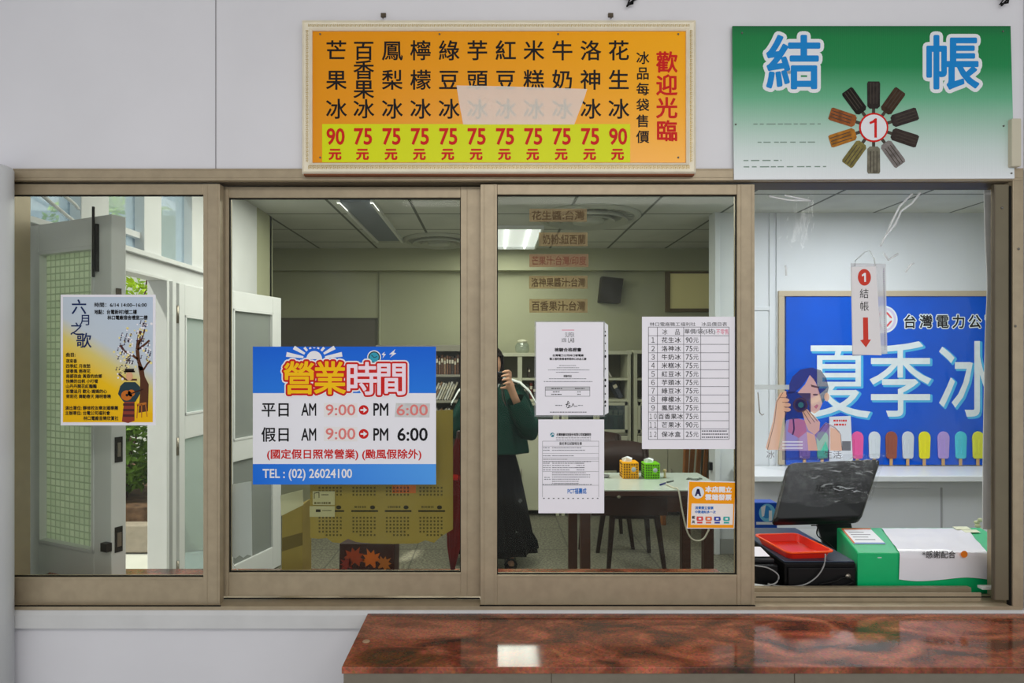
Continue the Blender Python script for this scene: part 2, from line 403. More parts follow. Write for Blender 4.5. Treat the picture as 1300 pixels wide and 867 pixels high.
# ================================================================ SETTING: inside
CE = 2.706
XL, XR = -1.8, 4.3
YP, YBk = 2.985, 4.66       # booth partition, back wall
FLOORM = grid_floor('terrazzo', (122, 119, 104), (88, 86, 76), .62, .006, .35, .3, speck=.4)
CEILM = grid_floor('ceiling_tiles', (206, 208, 200), (120, 122, 116), .605, .012, .8, .1)
m = MB(); m.box(XL-.1, XR, .1, 4.9, -.08, 0, FLOORM); m.box(-2.7, XL-.1, 3.14, 4.9, -.08, 0, FLOORM); struct(m.build('floor'))
m = MB(); m.box(XL-.1, XR, .1, 4.9, CE, CE+.06, CEILM); m.box(-2.7, XL-.1, 3.14, 4.9, CE, CE+.06, CEILM); struct(m.build('ceiling'))
m = MB(); m.box(-2.7, XR, YBk+.06, YBk+.16, 0, CE, WALLIN); struct(m.build('wall_back'))
m = MB(); m.box(-2.7, XR, YBk-.06, YBk+.06, wz(343, YBk-.06), CE, WALLIN); struct(m.build('trim_3'))      # beam
# left wall with doorway and transoms; Z of wall features = depth from camera
def zy(Z): return Z-D
m = MB(); t = .1
def lw(Z0, Z1, z0, z1, mt=WHITEP): m.box(XL-t, XL, zy(Z0), zy(Z1), z0, z1, mt)
lw(2.115, 2.42, 0, CE); lw(2.42, 4.30, 2.62, CE); lw(3.47, 3.56, 0, 1.98); lw(4.22, 4.30, 0, 1.98); lw(2.42, 4.30, 1.98, 2.09)
for a, b in ((2.42, 2.46), (2.76, 2.96), (3.26, 3.43), (3.78, 4.0)): lw(a, b, 2.09, 2.62)
lw(4.30, 4.82, 0, CE); struct(m.build('wall_left', bevel=.003))
m = MB(); m.box(XL-.06, XL, zy(4.82), zy(5.14), 0, CE, WALLIN); m.box(-2.7, XL, zy(5.10), zy(5.16), 0, CE, WALLIN); m.box(-2.78, -2.7, zy(5.1), 4.9, 0, CE, WALLIN); struct(m.build('wall_left_rear'))
m = MB(); m.box(XR, XR+.1, .1, 4.9, 0, CE, WALLIN); struct(m.build('wall_right'))
BOOTHW = mat('booth_wall', (214, 218, 222), .7, noise=.02, nscale=2)
m = MB(); m.box(1.76, XR, YP, YP+.12, 0, CE, BOOTHW); struct(m.build('wall_partition'))
# door frame strips, sidelight panel
def panel(name, Z0, Z1, z0, z1, th=.02, mt=WHITEP, x=XL): return MB().box(x, x+th, zy(Z0), zy(Z1), z0, z1, mt)
m = MB(); m.box(XL, XL+.02, zy(3.51), zy(3.55), 0, 1.98, WHITEP); m.box(XL, XL+.012, zy(3.465), zy(3.49), 0, 1.98, WHITEP)
m.box(XL, XL+.025, zy(2.42), zy(4.3), 2.075, 2.10, WHITEP); m.box(XL, XL+.02, zy(2.42), zy(3.46), 1.975, 1.99, WHITEP); struct(m.build('trim_5', bevel=.002))
PANE = film('transom_pane', (215, 228, 236), .25, .03, veilcol=(225, 232, 238))
wn = sthing('window_5', (XL-.05, zy(3.1), 2.09)); MB().box(XL-.06, XL-.05, zy(2.96), zy(3.26), 2.09, 2.62, PANE).build('glass_pane', wn)
MB().box(XL-.07, XL-.02, zy(2.96), zy(3.26), 2.17, 2.20, WHITEP).build('glazing_bar', wn)
wn = sthing('window_6', (XL-.05, zy(3.6), 2.09)); MB().box(XL-.06, XL-.05, zy(3.43), zy(3.78), 2.09, 2.62, PANE).build('glass_pane', wn)
wn = sthing('window_7', (XL-.05, zy(2.6), 2.09)); MB().box(XL-.06, XL-.05, zy(2.46), zy(2.76), 2.09, 2.62, PANE).build('glass_pane', wn)
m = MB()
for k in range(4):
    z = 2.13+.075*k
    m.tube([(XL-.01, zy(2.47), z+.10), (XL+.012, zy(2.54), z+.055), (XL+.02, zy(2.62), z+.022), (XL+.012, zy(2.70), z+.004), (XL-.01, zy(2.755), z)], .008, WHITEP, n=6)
m.build('curved_reflection', wn)  # white tubes added in place of wavy light reflections on the pane

# ---------------------------------------------------------------- swung-in door leaf with pressed glass
def pressed_glass():
    m = bpy.data.materials.new('pressed_glass'); m.use_nodes = True; nt = m.node_tree; N = nt.nodes; L = nt.links; b = N['Principled BSDF']
    tc = N.new('ShaderNodeTexCoord'); mp = N.new('ShaderNodeMapping'); mp.inputs['Rotation'].default_value = (math.pi/2, 0, 0); mp.inputs['Location'].default_value = (0, 0, 0)
    br = N.new('ShaderNodeTexBrick'); br.inputs['Scale'].default_value = 1; br.inputs['Brick Width'].default_value = .026; br.inputs['Row Height'].default_value = .026
    br.inputs['Mortar Size'].default_value = .0045; br.inputs['Mortar Smooth'].default_value = 1; br.offset = 0
    br.inputs['Color1'].default_value = rgb((232, 240, 222)); br.inputs['Color2'].default_value = rgb((218, 228, 208)); br.inputs['Mortar'].default_value = rgb((186, 198, 178))
    L.new(tc.outputs['Object'], mp.inputs[0]); L.new(mp.outputs[0], br.inputs['Vector'])
    L.new(br.outputs['Color'], b.inputs['Base Color']); b.inputs['Roughness'].default_value = .25
    bp = N.new('ShaderNodeBump'); bp.inputs['Strength'].default_value = .8; bp.inputs['Distance'].default_value = .006; bp.invert = True
    L.new(br.outputs['Fac'], bp.inputs['Height']); L.new(bp.outputs[0], b.inputs['Normal'])
    tr = N.new('ShaderNodeBsdfTranslucent'); tr.inputs[0].default_value = rgb((205, 230, 185))
    mx = N.new('ShaderNodeMixShader'); mx.inputs[0].default_value = .62; L.new(b.outputs[0], mx.inputs[1]); L.new(tr.outputs[0], mx.inputs[2]); L.new(br.outputs['Color'], tr.inputs[0])
    L.new(mx.outputs[0], N['Material Output'].inputs[0])
    return m
PG = pressed_glass()
def leaf(name, hinge, tip, z0, z1, th, sw, gz0, gz1, rail=None, glassm=None, extra=True):
    """door leaf from hinge to tip (plan points), built in its own frame"""
    hx, hy = hinge; txx, ty = tip; Wd = math.hypot(txx-hx, ty-hy)
    X = Matrix.Translation((hx, hy, 0)) @ Matrix.Rotation(math.atan2(ty-hy, txx-hx), 4, 'Z')
    d = sthing(name, (hx, hy, 0))
    def pc(nm, u0, u1, a, b, t0=0, t1=th, mt=WHITEP, bev=.003): return MB().box(u0, u1, t0, t1, a, b, mt).xf(X).build(nm, d, bevel=bev)
    pc('hinge_stile', 0, sw*.7, z0, z1); pc('lock_stile', Wd-sw, Wd, z0, z1)
    pc('top_rail', sw*.7, Wd-sw, gz1, z1); pc('middle_rail', sw*.7, Wd-sw, gz0-.14, gz0); pc('bottom_rail', sw*.7, Wd-sw, z0, z0+.16)
    pc('glass_panel', sw*.7, Wd-sw, gz0, gz1, th*.4, th*.55, glassm or PG, 0)
    pc('lower_panel', sw*.7, Wd-sw, z0+.16, gz0-.14, th*.4, th*.55, glassm or PG, 0)
    m = MB()
    for a, b, c, e in ((sw*.7, Wd-sw, gz1-.012, gz1), (sw*.7, Wd-sw, gz0, gz0+.012), (sw*.7, sw*.7+.012, gz0, gz1), (Wd-sw-.012, Wd-sw, gz0, gz1)): m.box(a, b, -.004, th*.4, c, e, WHITEP)
    m.xf(X).build('bead', d)
    return d, X, Wd
d1, X1, W1 = leaf('door_1', (-1.79, zy(2.43)), (-1.345, zy(2.225)), .01, 2.06, .055, .095, .85, 1.955)
DK = mat('lock_metal', (52, 50, 46), .4, .6)
m = MB(); m.box(W1-.088, W1-.066, -.012, 0, 1.86, 2.03, DK); m.tube([(W1-.077, -.014, 1.84), (W1-.077, -.014, 2.09)], .005, DK); m.xf(X1).build('flush_bolt', d1)
m = MB(); m.box(W1, W1+.003, .012, .04, .86, .95, DK); m.box(W1+.003, W1+.006, .018, .034, .88, .93, STEEL); m.box(W1-.03, W1+.003, -.02, 0, .87, .90, DK); m.xf(X1).build('door_latch', d1)
m = MB(); m.box(W1, W1+.003, .012, .04, 1.18, 1.27, DK); m.box(W1+.002, W1+.005, .02, .032, 1.20, 1.25, STEEL); m.xf(X1).build('lock_plate', d1)
m = MB(); m.box(W1, W1+.003, .016, .036, 1.70, 1.80, ALUD); m.xf(X1).build('bolt_slot', d1)
# fixed side panel and second leaf further in
d2, X2, W2 = leaf('door_2', (XL+.012, zy(3.6)), (XL+.03, zy(4.22)), .01, 1.98, .04, .09, 1.22, 1.80, glassm=film('reeded_glass', (200, 215, 220), .35, .04, stretch=(1, 30, 1), bump=.3, dscale=6))
d3, X3, W3 = leaf('door_3', (-1.74, zy(4.12)), (-1.575, zy(4.70)), .01, 2.0, .04, .10, 1.0, 1.88, glassm=film('reeded_glass_dim', (150, 160, 150), .3, .04))
m = MB()
for z in (.3, 1.0, 1.75): m.tube([(XL+.012, zy(3.575), z), (XL+.012, zy(3.575), z+.1)], .011, STEEL)
m.build('hinge', d2)

# ---------------------------------------------------------------- beyond the doorway
m = MB(); m.box(-9, XL-.1, .1, 9, -.08, -.01, grid_floor('pavement', (196, 196, 188), (150, 150, 144), .5, .01)); struct(m.build('floor_outdoor'))
GL = mat('leaf_green', (176, 206, 40), .5, noise=.45, nscale=3)
GD = mat('leaf_dark', (104, 138, 52), .6, noise=.4, nscale=4)
def bush(name, label, c, R, n, mt, size, zr):
    m = MB()
    for i in range(n):
        th = random.uniform(0, 6.28); u = random.uniform(-1, 1); rr = random.uniform(.55, 1)**.5
        s = math.sqrt(1-u*u); p = Vector((c[0]+R*rr*s*math.cos(th), c[1]+R*rr*s*math.sin(th), c[2]+zr*rr*u))
        a = Vector((random.gauss(0, 1), random.gauss(0, 1), random.gauss(0, .6))).normalized(); b = a.cross(Vector((random.gauss(0, 1), random.gauss(0, 1), random.gauss(0, 1)))).normalized()
        q = size*random.uniform(.6, 1.3)
        m.add([p-a*q, p+b*q*.45, p+a*q, p-b*q*.45+a.cross(b)*q*.2], [(0, 1, 2, 3)], mt)
    for k in range(4): m.tube([(c[0]+random.uniform(-.1, .1), c[1]+random.uniform(-.1, .1), .1), (c[0]+random.uniform(-.4, .4)*R, c[1]+random.uniform(-.4, .4)*R, c[2])], .02, DWOOD, n=5, r1=.008)
    return tag(m.build(name), label, 'shrub')
bush('tree', 'bright yellow-green leafy tree outside the open doorway', (-3.95, zy(6.7), 2.5), .85, 2800, GL, .05, .85)
bush('shrub', 'darker green shrub low behind the kerb outside the open doorway', (-3.30, zy(5.55), .85), .40, 2600, GD, .045, .5)
m = MB(); SO = mat('soil_brown', (92, 70, 52), .9, noise=.5, nscale=14, bump=.6)
m.box(-4.4, -2.6, zy(5.15), zy(7.6), 0, .33, SO); struct(m.build('ground_bed'))
m = MB(); m.box(-4.5, -2.5, zy(5.02), zy(5.15), 0, .22, mat('kerb_stone', (150, 140, 126), .8, noise=.1)); struct(m.build('trim_6', bevel=.01))
m = MB(); m.box(-9, -2.9, zy(8.6), zy(8.7), 0, 2.9, mat('far_wall', (196, 200, 190), .8)); struct(m.build('wall_outdoor'))
# ================================================================ SIGNS ON THE WALL
# ---- menu board
YM = -.034
mn = thing('menu_sign', 'orange ice menu board in an ornate cream and gold frame on the wall', 'sign', P(633, 220, -.02))
CR = mat('cream_lacquer', (232, 224, 204), .45, noise=.04, nscale=30); GOLD = mat('gold_pattern', (190, 162, 92), .4, .5)
fo = (383, 25, 884, 220); fi = (395.5, 37.5, 872, 206)
def framept(q, x, y, Y): return P(x, y, Y)
m = MB()
prof = [(0, .030), (0, .004), (.10, -.002), (.22, .004), (.72, .006), (.82, .0), (1, .006), (1, .020)]     # (share of width, depth behind front)
loops = []
for q, dpt in prof:
    x0 = fo[0]+(fi[0]-fo[0])*q; y0 = fo[1]+(fi[1]-fo[1])*q; x1 = fo[2]+(fi[2]-fo[2])*q; y1 = fo[3]+(fi[3]-fo[3])*q
    loops.append([P(x, y, YM)+Vector((0, dpt, 0)) for x, y in ((x0, y0), (x1, y0), (x1, y1), (x0, y1))])
vs = [v for l in loops for v in l]
m.add(vs, [(i*4+j, i*4+(j+1) % 4, (i+1)*4+(j+1) % 4, (i+1)*4+j) for i in range(len(loops)-1) for j in range(4)], CR)
m.build('frame', mn)
g = Pl(YM+.0045); GW = 4.6
def key(px, py, hz):
    for a, b, c, d in ((-2.3, -2.2, 2.3, -1.4), (-2.3, -2.2, -1.6, 2.2), (-.7, -.6, .1, 2.2), (-.7, -.6, 2.3, .1), (1.0, .9, 2.3, 1.6)):
        if not hz: a, b, c, d = b, a, d, c
        g.rect(px+a, py+b, px+c, py+d, GOLD, 0)
n = 92
for i in range(n): x = 391+(876-391)*(i+.5)/n; key(x, 31.6, True); key(x, 212.4, True)
n = 32
for i in range(n): y = 38+(206-38)*(i+.5)/n; key(389.2, y, False); key(878.2, y, False)
g.mb.build('gold_key_pattern', mn)
m = MB(); a = wx(385, YM); b = wx(882, YM); m.box(a, b, YM+.004, 0, wz(222, YM), wz(219.6, YM), mat('brown_reflection', (120, 72, 48), .6)); m.build('reflection_strip', mn)  # brown strip puts the reflection under the frame into colour
ORANGE = ramp_mat('orange_acrylic', (1, 0, 0), [(-.62, (232, 148, 0)), (0, (240, 158, 0)), (.62, (250, 174, 4))], .28, .4)  # orange grows lighter towards the right end
yp = YM+.012
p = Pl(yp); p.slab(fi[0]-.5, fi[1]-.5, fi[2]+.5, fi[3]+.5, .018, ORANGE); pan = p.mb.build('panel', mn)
for px, py in ((406.5, 43.5), (558, 43.5), (708.5, 43.5), (861, 43.5), (406.5, 200), (861, 200)):
    screw(mn, px, py, yp, 'screw', .0032)
p = Pl(yp); MC = [427, 461.8, 498, 534, 570, 606, 642, 677.8, 714, 750, 785.5]
for cx, t in zip(MC, ('芒果冰', '百香果冰', '鳳梨冰', '檸檬冰', '綠豆冰', '芋頭冰', '紅豆冰', '米糕冰', '牛奶冰', '洛神冰', '花生冰')):
    ys = (64, 101.3, 138.2) if len(t) == 3 else (64, 88.5, 113.2, 138.2)
    p.col(t, cx, ys, 27.5, 27 if len(t) == 3 else 26, INK, 1, .012)
p.col('冰品每袋售價', 816, (73.5, 93, 113, 133.3, 153.5, 173.6), 17, 17, INK, 1, .016)
p.mb.build('black_lettering', mn)
p = Pl(yp); YEL = mat('lemon_strip', (216, 222, 18), .4)
p.slab(409, 157.5, 800, 206, .0004, YEL); p.mb.xf(Matrix.Translation((0, -.0004, 0))); p.mb.build('price_strip', mn)
p = Pl(yp)
for i, cx in enumerate(MC):
    t = '90' if i in (0, 10) else '75'
    p.fit(t, cx-12.4, 162.8, cx+10.6, 184, RED, 3, .022); p.cell('元', cx-1.6, 195.6, 16.5, 15.5, RED, 3, .04)
p.col('歡迎光臨', 846.5, (78.8, 107.8, 136.8, 166), 28, 28, RED, 1, .022)
p.mb.build('red_lettering', mn)
PATCH = film('cream_patch', (250, 246, 240), .60, .04, veilcol=(255, 248, 236), rough=.15)
p = Pl(yp-.0012)
p.poly([(579.5, 108.5), (640, 109.5), (745.5, 113), (742, 124), (729, 158), (588, 158), (582.5, 128)], PATCH, 0)
p.mb.build('cream_area', mn)  # translucent cream shape over the middle of the menu

# ---- checkout board
YG = -.014
def skg(x, y):
    u = (x-930)/353.0; v = (y-33)/194.0
    return 930+u*(353+5*v)+2*v*(1-u), y+v*u*(-.5)+v*(1-u)*1.0
gs = thing('checkout_sign', 'green checkout sign of fluted plastic with a fan of wooden ice sticks', 'sign', P(1110, 228, -.01))
GREEN = ramp_mat('green_print', (0, 0, 1), [(.0, (222, 226, 230)), (.10, (196, 212, 208)), (.26, (96, 172, 132)), (.36, (12, 132, 72)), (.45, (0, 124, 62)), (.50, (0, 96, 52))], .32, .5)
nt = GREEN.node_tree; tcn = nt.nodes.new('ShaderNodeTexCoord'); wv = nt.nodes.new('ShaderNodeTexWave'); wv.inputs['Scale'].default_value = 75
bp = nt.nodes.new('ShaderNodeBump'); bp.inputs['Strength'].default_value = .12; bp.inputs['Distance'].default_value = .002
nt.links.new(tcn.outputs['Object'], wv.inputs['Vector']); nt.links.new(wv.outputs['Fac'], bp.inputs['Height']); nt.links.new(bp.outputs[0], nt.nodes['Principled BSDF'].inputs['Normal'])
# board bows out a little at the lower right
m = MB(); NX, NZ = 24, 14; vs = []
pl = Pl(YG, skew=skg)
for k in (0, 1):
    for j in range(NZ+1):
        for i in range(NX+1):
            v = pl.pt(930+353*i/NX, 33+194*j/NZ); u, q = i/NX, j/NZ
            v.y += (.005 if k else 0); vs.append(v)
st = (NX+1)*(NZ+1); fs = []
for k in (0, 1):
    for j in range(NZ):
        for i in range(NX):
            a = k*st+j*(NX+1)+i; fs.append((a, a+1, a+NX+2, a+NX+1))
ed = [j*(NX+1) for j in range(NZ+1)]
for seq in (list(range(NX+1)), [NZ*(NX+1)+i for i in range(NX+1)], ed, [e+NX for e in ed]):
    for a, b in zip(seq, seq[1:]): fs.append((a, b, st+b, st+a))
m.add(vs, fs, GREEN); m.build('board', gs)
WOUT = mat('sign_white', (226, 228, 232), .5); SKY = mat('sign_blue', (22, 132, 205), .45)
p = Pl(YG)
for ch, cx in (('結', 1007.5), ('帳', 1208.5)): p = Pl(YG); p.cell(ch, cx, 79, 72, 72, WOUT, 1, .085); p.mb.build('white_outline', gs)
p = Pl(YG)
for ch, cx in (('結', 1007.5), ('帳', 1208.5)): p = Pl(YG); p.cell(ch, cx, 79, 72, 72, SKY, 2, .021); p.mb.build('blue_lettering', gs)
SC_ = [(44, 38, 36), (62, 44, 30), (52, 44, 42), (54, 44, 40), (120, 114, 112), (112, 108, 94), (122, 112, 62), (160, 104, 34), (142, 80, 38), (26, 22, 18)]
bc = (1109, 162)
stickm = mat('stick_stem', (70, 62, 54), .6)
for k, c in enumerate(SC_):
    a = math.radians(-90+36*k); ux, uy = math.cos(a), math.sin(a); vx, vy = -uy, ux
    q = Pl(YG); mt = mat('printed_wood_%d' % k, c, .6, noise=.35, nscale=60)
    def T(r, t): return (bc[0]+ux*r+vx*t, bc[1]+uy*r+vy*t)
    q.poly([T(17, -2), T(28, -2), T(28, 2), T(17, 2)], stickm, 1)
    q.poly([T(24, -5), T(27, -8), T(56, -8.3), T(58.5, -7), T(58.5, 7), T(56, 8.3), T(27, 8), T(24, 5)], mt, 2)
    for t in (-4, 0, 4): q.poly([T(30, t-.5), T(57, t-.5), T(57, t+.5), T(30, t+.5)], stickm, 3)
    q.mb.build('printed_stick', gs)
p = Pl(YG); p.disc(1109, 162, 18.6, RED, 3).disc(1109, 162, 16.4, WOUT, 4); p.poly([(1110.4, 150.5), (1112.8, 150.5), (1112.8, 175), (1109.6, 175), (1109.6, 155.8), (1104, 158), (1103.4, 155.2), (1107.6, 153.2)], RED, 5); p.mb.build('number_badge', gs)
p = Pl(YG, skew=skg); fade = mat('faded_print', (128, 150, 138), .7)
for y, x0, x1 in ((157, 955, 1040), (180, 960, 1035), (203, 942, 990), (211, 942, 1046)):
    x = x0; p = Pl(YG, skew=skg)
    while x < x1:
        l = random.uniform(4, 12); p.rect(x, y-.7, min(x+l, x1), y+.7, fade, 1); x += l+random.uniform(1.5, 5)
    p.mb.build('faded_marks', gs)
for px, py in ((942, 42), (1273, 40), (934, 158), (1274, 160), (1284, 220)): screw(gs, px, py, YG, 'screw', .003)

# ---- small fixtures on the wall
def cable_stub(px, py, label):
    m = MB(); v = P(px, py, -.004); m.tube([v+Vector((-.015, 0, .03)), v+Vector((.004, -.012, .012)), v, v+Vector((.012, -.014, -.004)), v+Vector((.016, -.02, .02))], .004, BLACKP)
    m.tube([v+Vector((.03, 0, .02)), v+Vector((.012, -.01, .006)), v+Vector((-.006, -.012, -.012))], .003, BLACKP)
    tag(m.build('cable_end'), label, 'cable')
cable_stub(797, 6, 'short black cable end sticking out of the wall above the orange menu board')
cable_stub(1270, 5, 'short black cable end sticking out of the wall above the green sign')
for i, (px, t) in enumerate(((487, 'left'), (775, 'right'))):
    m = MB(); v = P(px, 20, 0); m.box(v.x-.008, v.x+.008, -.006, 0, v.z-.006, v.z+.006, ALUD); m.tube([(v.x, -.003, v.z-.004), (v.x, -.012, v.z-.014), (v.x, -.02, v.z-.012)], .002, ALUD, n=6)
    tag(m.build('picture_hook'), 'small %s metal hook on the wall just above the orange menu board' % ('left-hand' if i == 0 else 'right-hand'), 'hook')
m = MB(); v0 = P(1285, 211, -.03); v1 = P(1297, 150, -.03); m.box(v0.x, v1.x, -.03, 0, v0.z, v1.z, mat('beige_box', (196, 190, 170), .6)); 
tag(m.build('junction_box', bevel=.003), 'small beige box on the wall beside the right edge of the green sign', 'box')

# ================================================================ PAPERS ON THE GLASS
GA, GB = YA-.0022, YB-.0022          # front faces of the outer and inner glass
def sheet(name, label, Y, x0, y0, x1, y1, mt=PAPER, th=.0004, cat='paper', group=None):
    p = Pl(Y-th); p.slab(x0, y0, x1, y1, th, mt)
    o = tag(p.mb.build(name), label, cat, group)
    return o, Pl(Y-th)
# ---- concert poster
po, p = sheet('concert_poster', 'concert poster with a blossoming tree and guitar player on left glass', GA, 77, 374, 197.5, 540, cat='poster')
v = ORG[po.name]
ART = ramp_mat('poster_sky', (.62, 0, 1), [(-.02, (242, 184, 6)), (.13, (240, 192, 24)), (.20, (222, 204, 118)), (.26, (196, 206, 216)), (.5, (190, 206, 226))], .6)
q = Pl(p.Y); q.rect(80, 377, 194, 536, ART, 1)
q.rect(80, 524, 194, 536, mat('poster_yellow', (240, 186, 10), .6), 1.5); q.mb.build('printed_picture', po)
q = Pl(p.Y); NAVY = mat('poster_navy', (24, 44, 92), .6)
for ch, x, y, s in (('六', 100.5, 389.5, 20), ('月', 108.5, 406, 15), ('之', 97.5, 417.5, 17), ('歌', 106.5, 432, 20)): q.cell(ch, x, y, s, s, NAVY, 2.5, .012)
q.mb.build('title_lettering', po)
q = Pl(p.Y)
q.fit('時間：6/14 14:00~16:00', 120, 384, 186.5, 390, INK, 2.5, .02); q.fit('地點：台電新村3號二樓', 120, 393, 174, 399, INK, 2.5, .03); q.fit('林口電廠宿舍禮堂二樓', 136.5, 400.2, 187.5, 406, INK, 2.5, .03)
q.fit('曲目:', 84, 447.6, 96, 453, INK, 2.5, .03)
for i, (t, x1) in enumerate((('夜來香', 98), ('四季紅 月夜愁', 115), ('望春風 雨夜花', 115), ('南都夜曲 黃昏的故鄉', 129.7), ('快樂的出帆 小叮噹', 124.5), ('山丹丹開花紅豔豔', 123), ('彩雲追月 歡沁 媽媽的心', 136), ('茉莉花 舞動春天 陽明春曉', 141))):
    y = 458.2+6.42*i; q.fit(t, 84, y-2.6, x1, y+2.6, INK, 2.5, .025)
q.fit('演出單位: 靜修校友樂友國樂團', 83, 515.2, 150, 520.6, INK, 2.5, .025); q.fit('主辦單位: 台電公司福利會', 83, 521.6, 140, 527, INK, 2.5, .025); q.fit('林口電廠音樂欣賞社', 106, 528, 150.6, 533.6, INK, 2.5, .025)
q.mb.build('black_lettering', po)
q = Pl(p.Y); BARK = mat('poster_bark', (88, 52, 34), .7); 
q.poly([(176, 524), (188, 522), (189, 488), (184, 478), (182, 466), (175, 464), (178, 480), (178, 500)], BARK, 2)
def branch(pts, w): q.line(pts, w, BARK, 2)
branch([(180, 470), (176, 458), (174.5, 444), (176, 432), (178, 420)], 4.5); branch([(175, 456), (166, 449), (158, 446), (153, 438)], 3); branch([(175, 444), (183, 438), (190, 432)], 2.6)
branch([(176, 438), (181, 428), (184, 418)], 2); branch([(182, 470), (187, 462), (191, 458)], 2.2); branch([(166, 450), (160, 456)], 1.6); branch([(174, 482), (160, 482), (150, 474)], 2.4)
fl = [mat('blossom_white', (240, 236, 240), .6), mat('blossom_cream', (238, 222, 150), .6), mat('poster_note', (70, 50, 80), .6)]
for i in range(150):
    cx, cy = random.choice([(180, 418), (160, 432), (152, 446), (186, 440), (160, 462), (154, 474), (170, 424), (188, 452), (165, 455)])
    x, y = cx+random.gauss(0, 5), cy+random.gauss(0, 6)
    if not (141 < x < 193 and 402 < y < 484): continue
    mt = fl[i % 3]
    if i % 3 == 2: q.line([(x, y), (x, y-3.6), (x+1.6, y-3)], .6, mt, 2.6); q.disc(x-.5, y, .9, mt, 2.6, n=8)
    else: q.disc(x, y, random.uniform(1, 1.8), mt, 2.3, n=8)
q.mb.build('printed_tree', po)
q = Pl(p.Y); C = lambda n_, c: mat('poster_'+n_, c, .7)
q.poly([(155, 535), (158, 508), (171, 508), (171, 534), (163, 537)], C('skirt', (140, 62, 48)), 3)
for y in (512, 519, 526): q.rect(156.5, y, 171, y+3, C('stripe', (78, 40, 44)), 3.3)
q.poly([(150, 500), (153, 490), (158, 485), (172, 485), (178, 491), (178, 500), (172, 510), (157, 510)], C('shawl', (42, 62, 70)), 3.2)
q.disc(164.5, 477.5, 4.4, C('face', (222, 168, 130)), 3.3, ry=5.6); q.poly([(159, 472), (170, 472), (170.5, 468), (158.5, 468)], C('hat', (40, 30, 30)), 3.6); q.rect(157.5, 470.5, 171.5, 472.6, C('hat', (40, 30, 30)), 3.6)
q.disc(161, 502, 7, C('guitar', (198, 108, 36)), 3.6, ry=6.5); q.disc(167, 499, 4.5, C('guitar', (198, 108, 36)), 3.6); q.disc(161.5, 501.5, 1.8, INK, 3.9); q.line([(166, 500), (182, 494)], 1.6, C('neck', (60, 34, 26)), 3.9)
q.line([(174, 514), (186, 512)], 3, C('stool', (190, 112, 44)), 3); q.line([(175, 514), (174, 531)], 1.2, C('stool', (190, 112, 44)), 3); q.line([(185, 513), (187, 529)], 1.2, C('stool', (190, 112, 44)), 3); q.line([(180, 513), (180, 530)], 1.2, C('stool', (190, 112, 44)), 3)
q.mb.build('printed_guitarist', po)
# ---- opening hours
hs = thing('opening_hours_sign', 'blue and white opening hours sign with a sun and clock on second window', 'sign', P(437, 615, GB))
yh = GB-.003
p = Pl(yh); HW = mat('hours_white', (236, 235, 242), .4)
p.slab(321, 440, 553.5, 615, .003, HW); p.mb.build('board', hs)
p = Pl(yh); p.rect(321, 440, 553.5, 499, ramp_mat('hours_blue', (0, 0, 1), [(.2, (110, 176, 245)), (.29, (40, 124, 228)), (.45, (22, 100, 218))], .35), 1)
p.rect(321, 589, 553.5, 615, ramp_mat('hours_blue_low', (1, 0, .5), [(-.3, (22, 108, 222)), (.3, (84, 160, 240))], .35), 1); p.mb.build('blue_band', hs)
p = Pl(yh); sx, sy = 399, 456
p.poly([(sx+10*math.cos(math.radians(a)), sy-10.5*math.sin(math.radians(a))) for a in range(0, 181, 12)], WHITE, 2)
for a in range(10, 180, 20):
    t = math.radians(a)
    r1 = min(38, (sy-441)/max(.05, math.sin(t)))
    if abs(math.cos(t)) > .5: r1 = min(r1, 36)
    p.poly([(sx+r*math.cos(t+d), sy-r*math.sin(t+d)) for r, d in ((14, -.10), (r1, -.085), (r1, .085), (14, .10))], WHITE, 2)
p.mb.build('printed_sun', hs)
p = Pl(yh); TEAL = mat('clock_teal', (52, 158, 186), .4); TD = mat('clock_ring', (40, 66, 76), .4)
p.disc(475, 453.5, 8.8, WHITE, 2).disc(475, 453.5, 7.5, TD, 2.6).disc(475, 453.5, 6, TEAL, 3.2); p.line([(471.5, 450.5), (475, 454), (479, 452.5)], 1, TD, 3.6)
p.poly([(484.5, 450), (488.5, 446.5), (487.5, 449), (490, 449.5), (485.5, 455), (487, 451)], WHITE, 2); p.poly([(494, 450), (502, 443), (500, 447.5), (503, 448.5), (495, 454), (498.5, 449.8)], WHITE, 2)
p.mb.build('printed_clock', hs)
TC = [('營', 380, 479.5), ('業', 419, 479.5), ('時', 459, 480.5), ('間', 497, 480.5)]
p = Pl(yh)
for ch, x, y in TC: p.cell(ch, x, y, 42, 44, WHITE, 3, .115)
p.mb.build('title_white_outline', hs)
p = Pl(yh)
for ch, x, y in TC: p.cell(ch, x, y, 42, 44, RED, 4, .075)
p.mb.build('title_red_outline', hs)
p = Pl(yh); TY = mat('title_yellow', (250, 196, 6), .4); TP = mat('title_pink', (246, 226, 238), .4)
for k, (ch, x, y) in enumerate(TC): p.cell(ch, x, y, 42, 44, TY if k < 2 else TP, 5, .018)
p.mb.build('title_lettering', hs)
p = Pl(yh)
for y, t in ((519.8, '平日'), (551.5, '假日')):
    p = Pl(yh); p.cells(t, 331.5, 369.5, y, 19.5, INK, 1, .015); p.mb.build('black_lettering', hs); p = Pl(yh); p.fit('AM', 382.5, y-8, 401.5, y+8, INK, 1, .018); p.mb.build('black_lettering', hs); p = Pl(yh); p.fit('PM', 474, y-8, 493, y+8, INK, 1, .018); p.mb.build('black_lettering', hs)
p = Pl(yh); p.fit('6:00', 504.5, 543, 543, 559.8, INK, 1, .018); p.mb.build('black_lettering', hs)
p = Pl(yh); p.fit('(國定假日照常營業) (颱風假除外)', 339, 570, 535, 584.4, RED, 1, .022)
for y in (520.4, 550.8): p.disc(461.7, y, 6.2, RED, 1); 
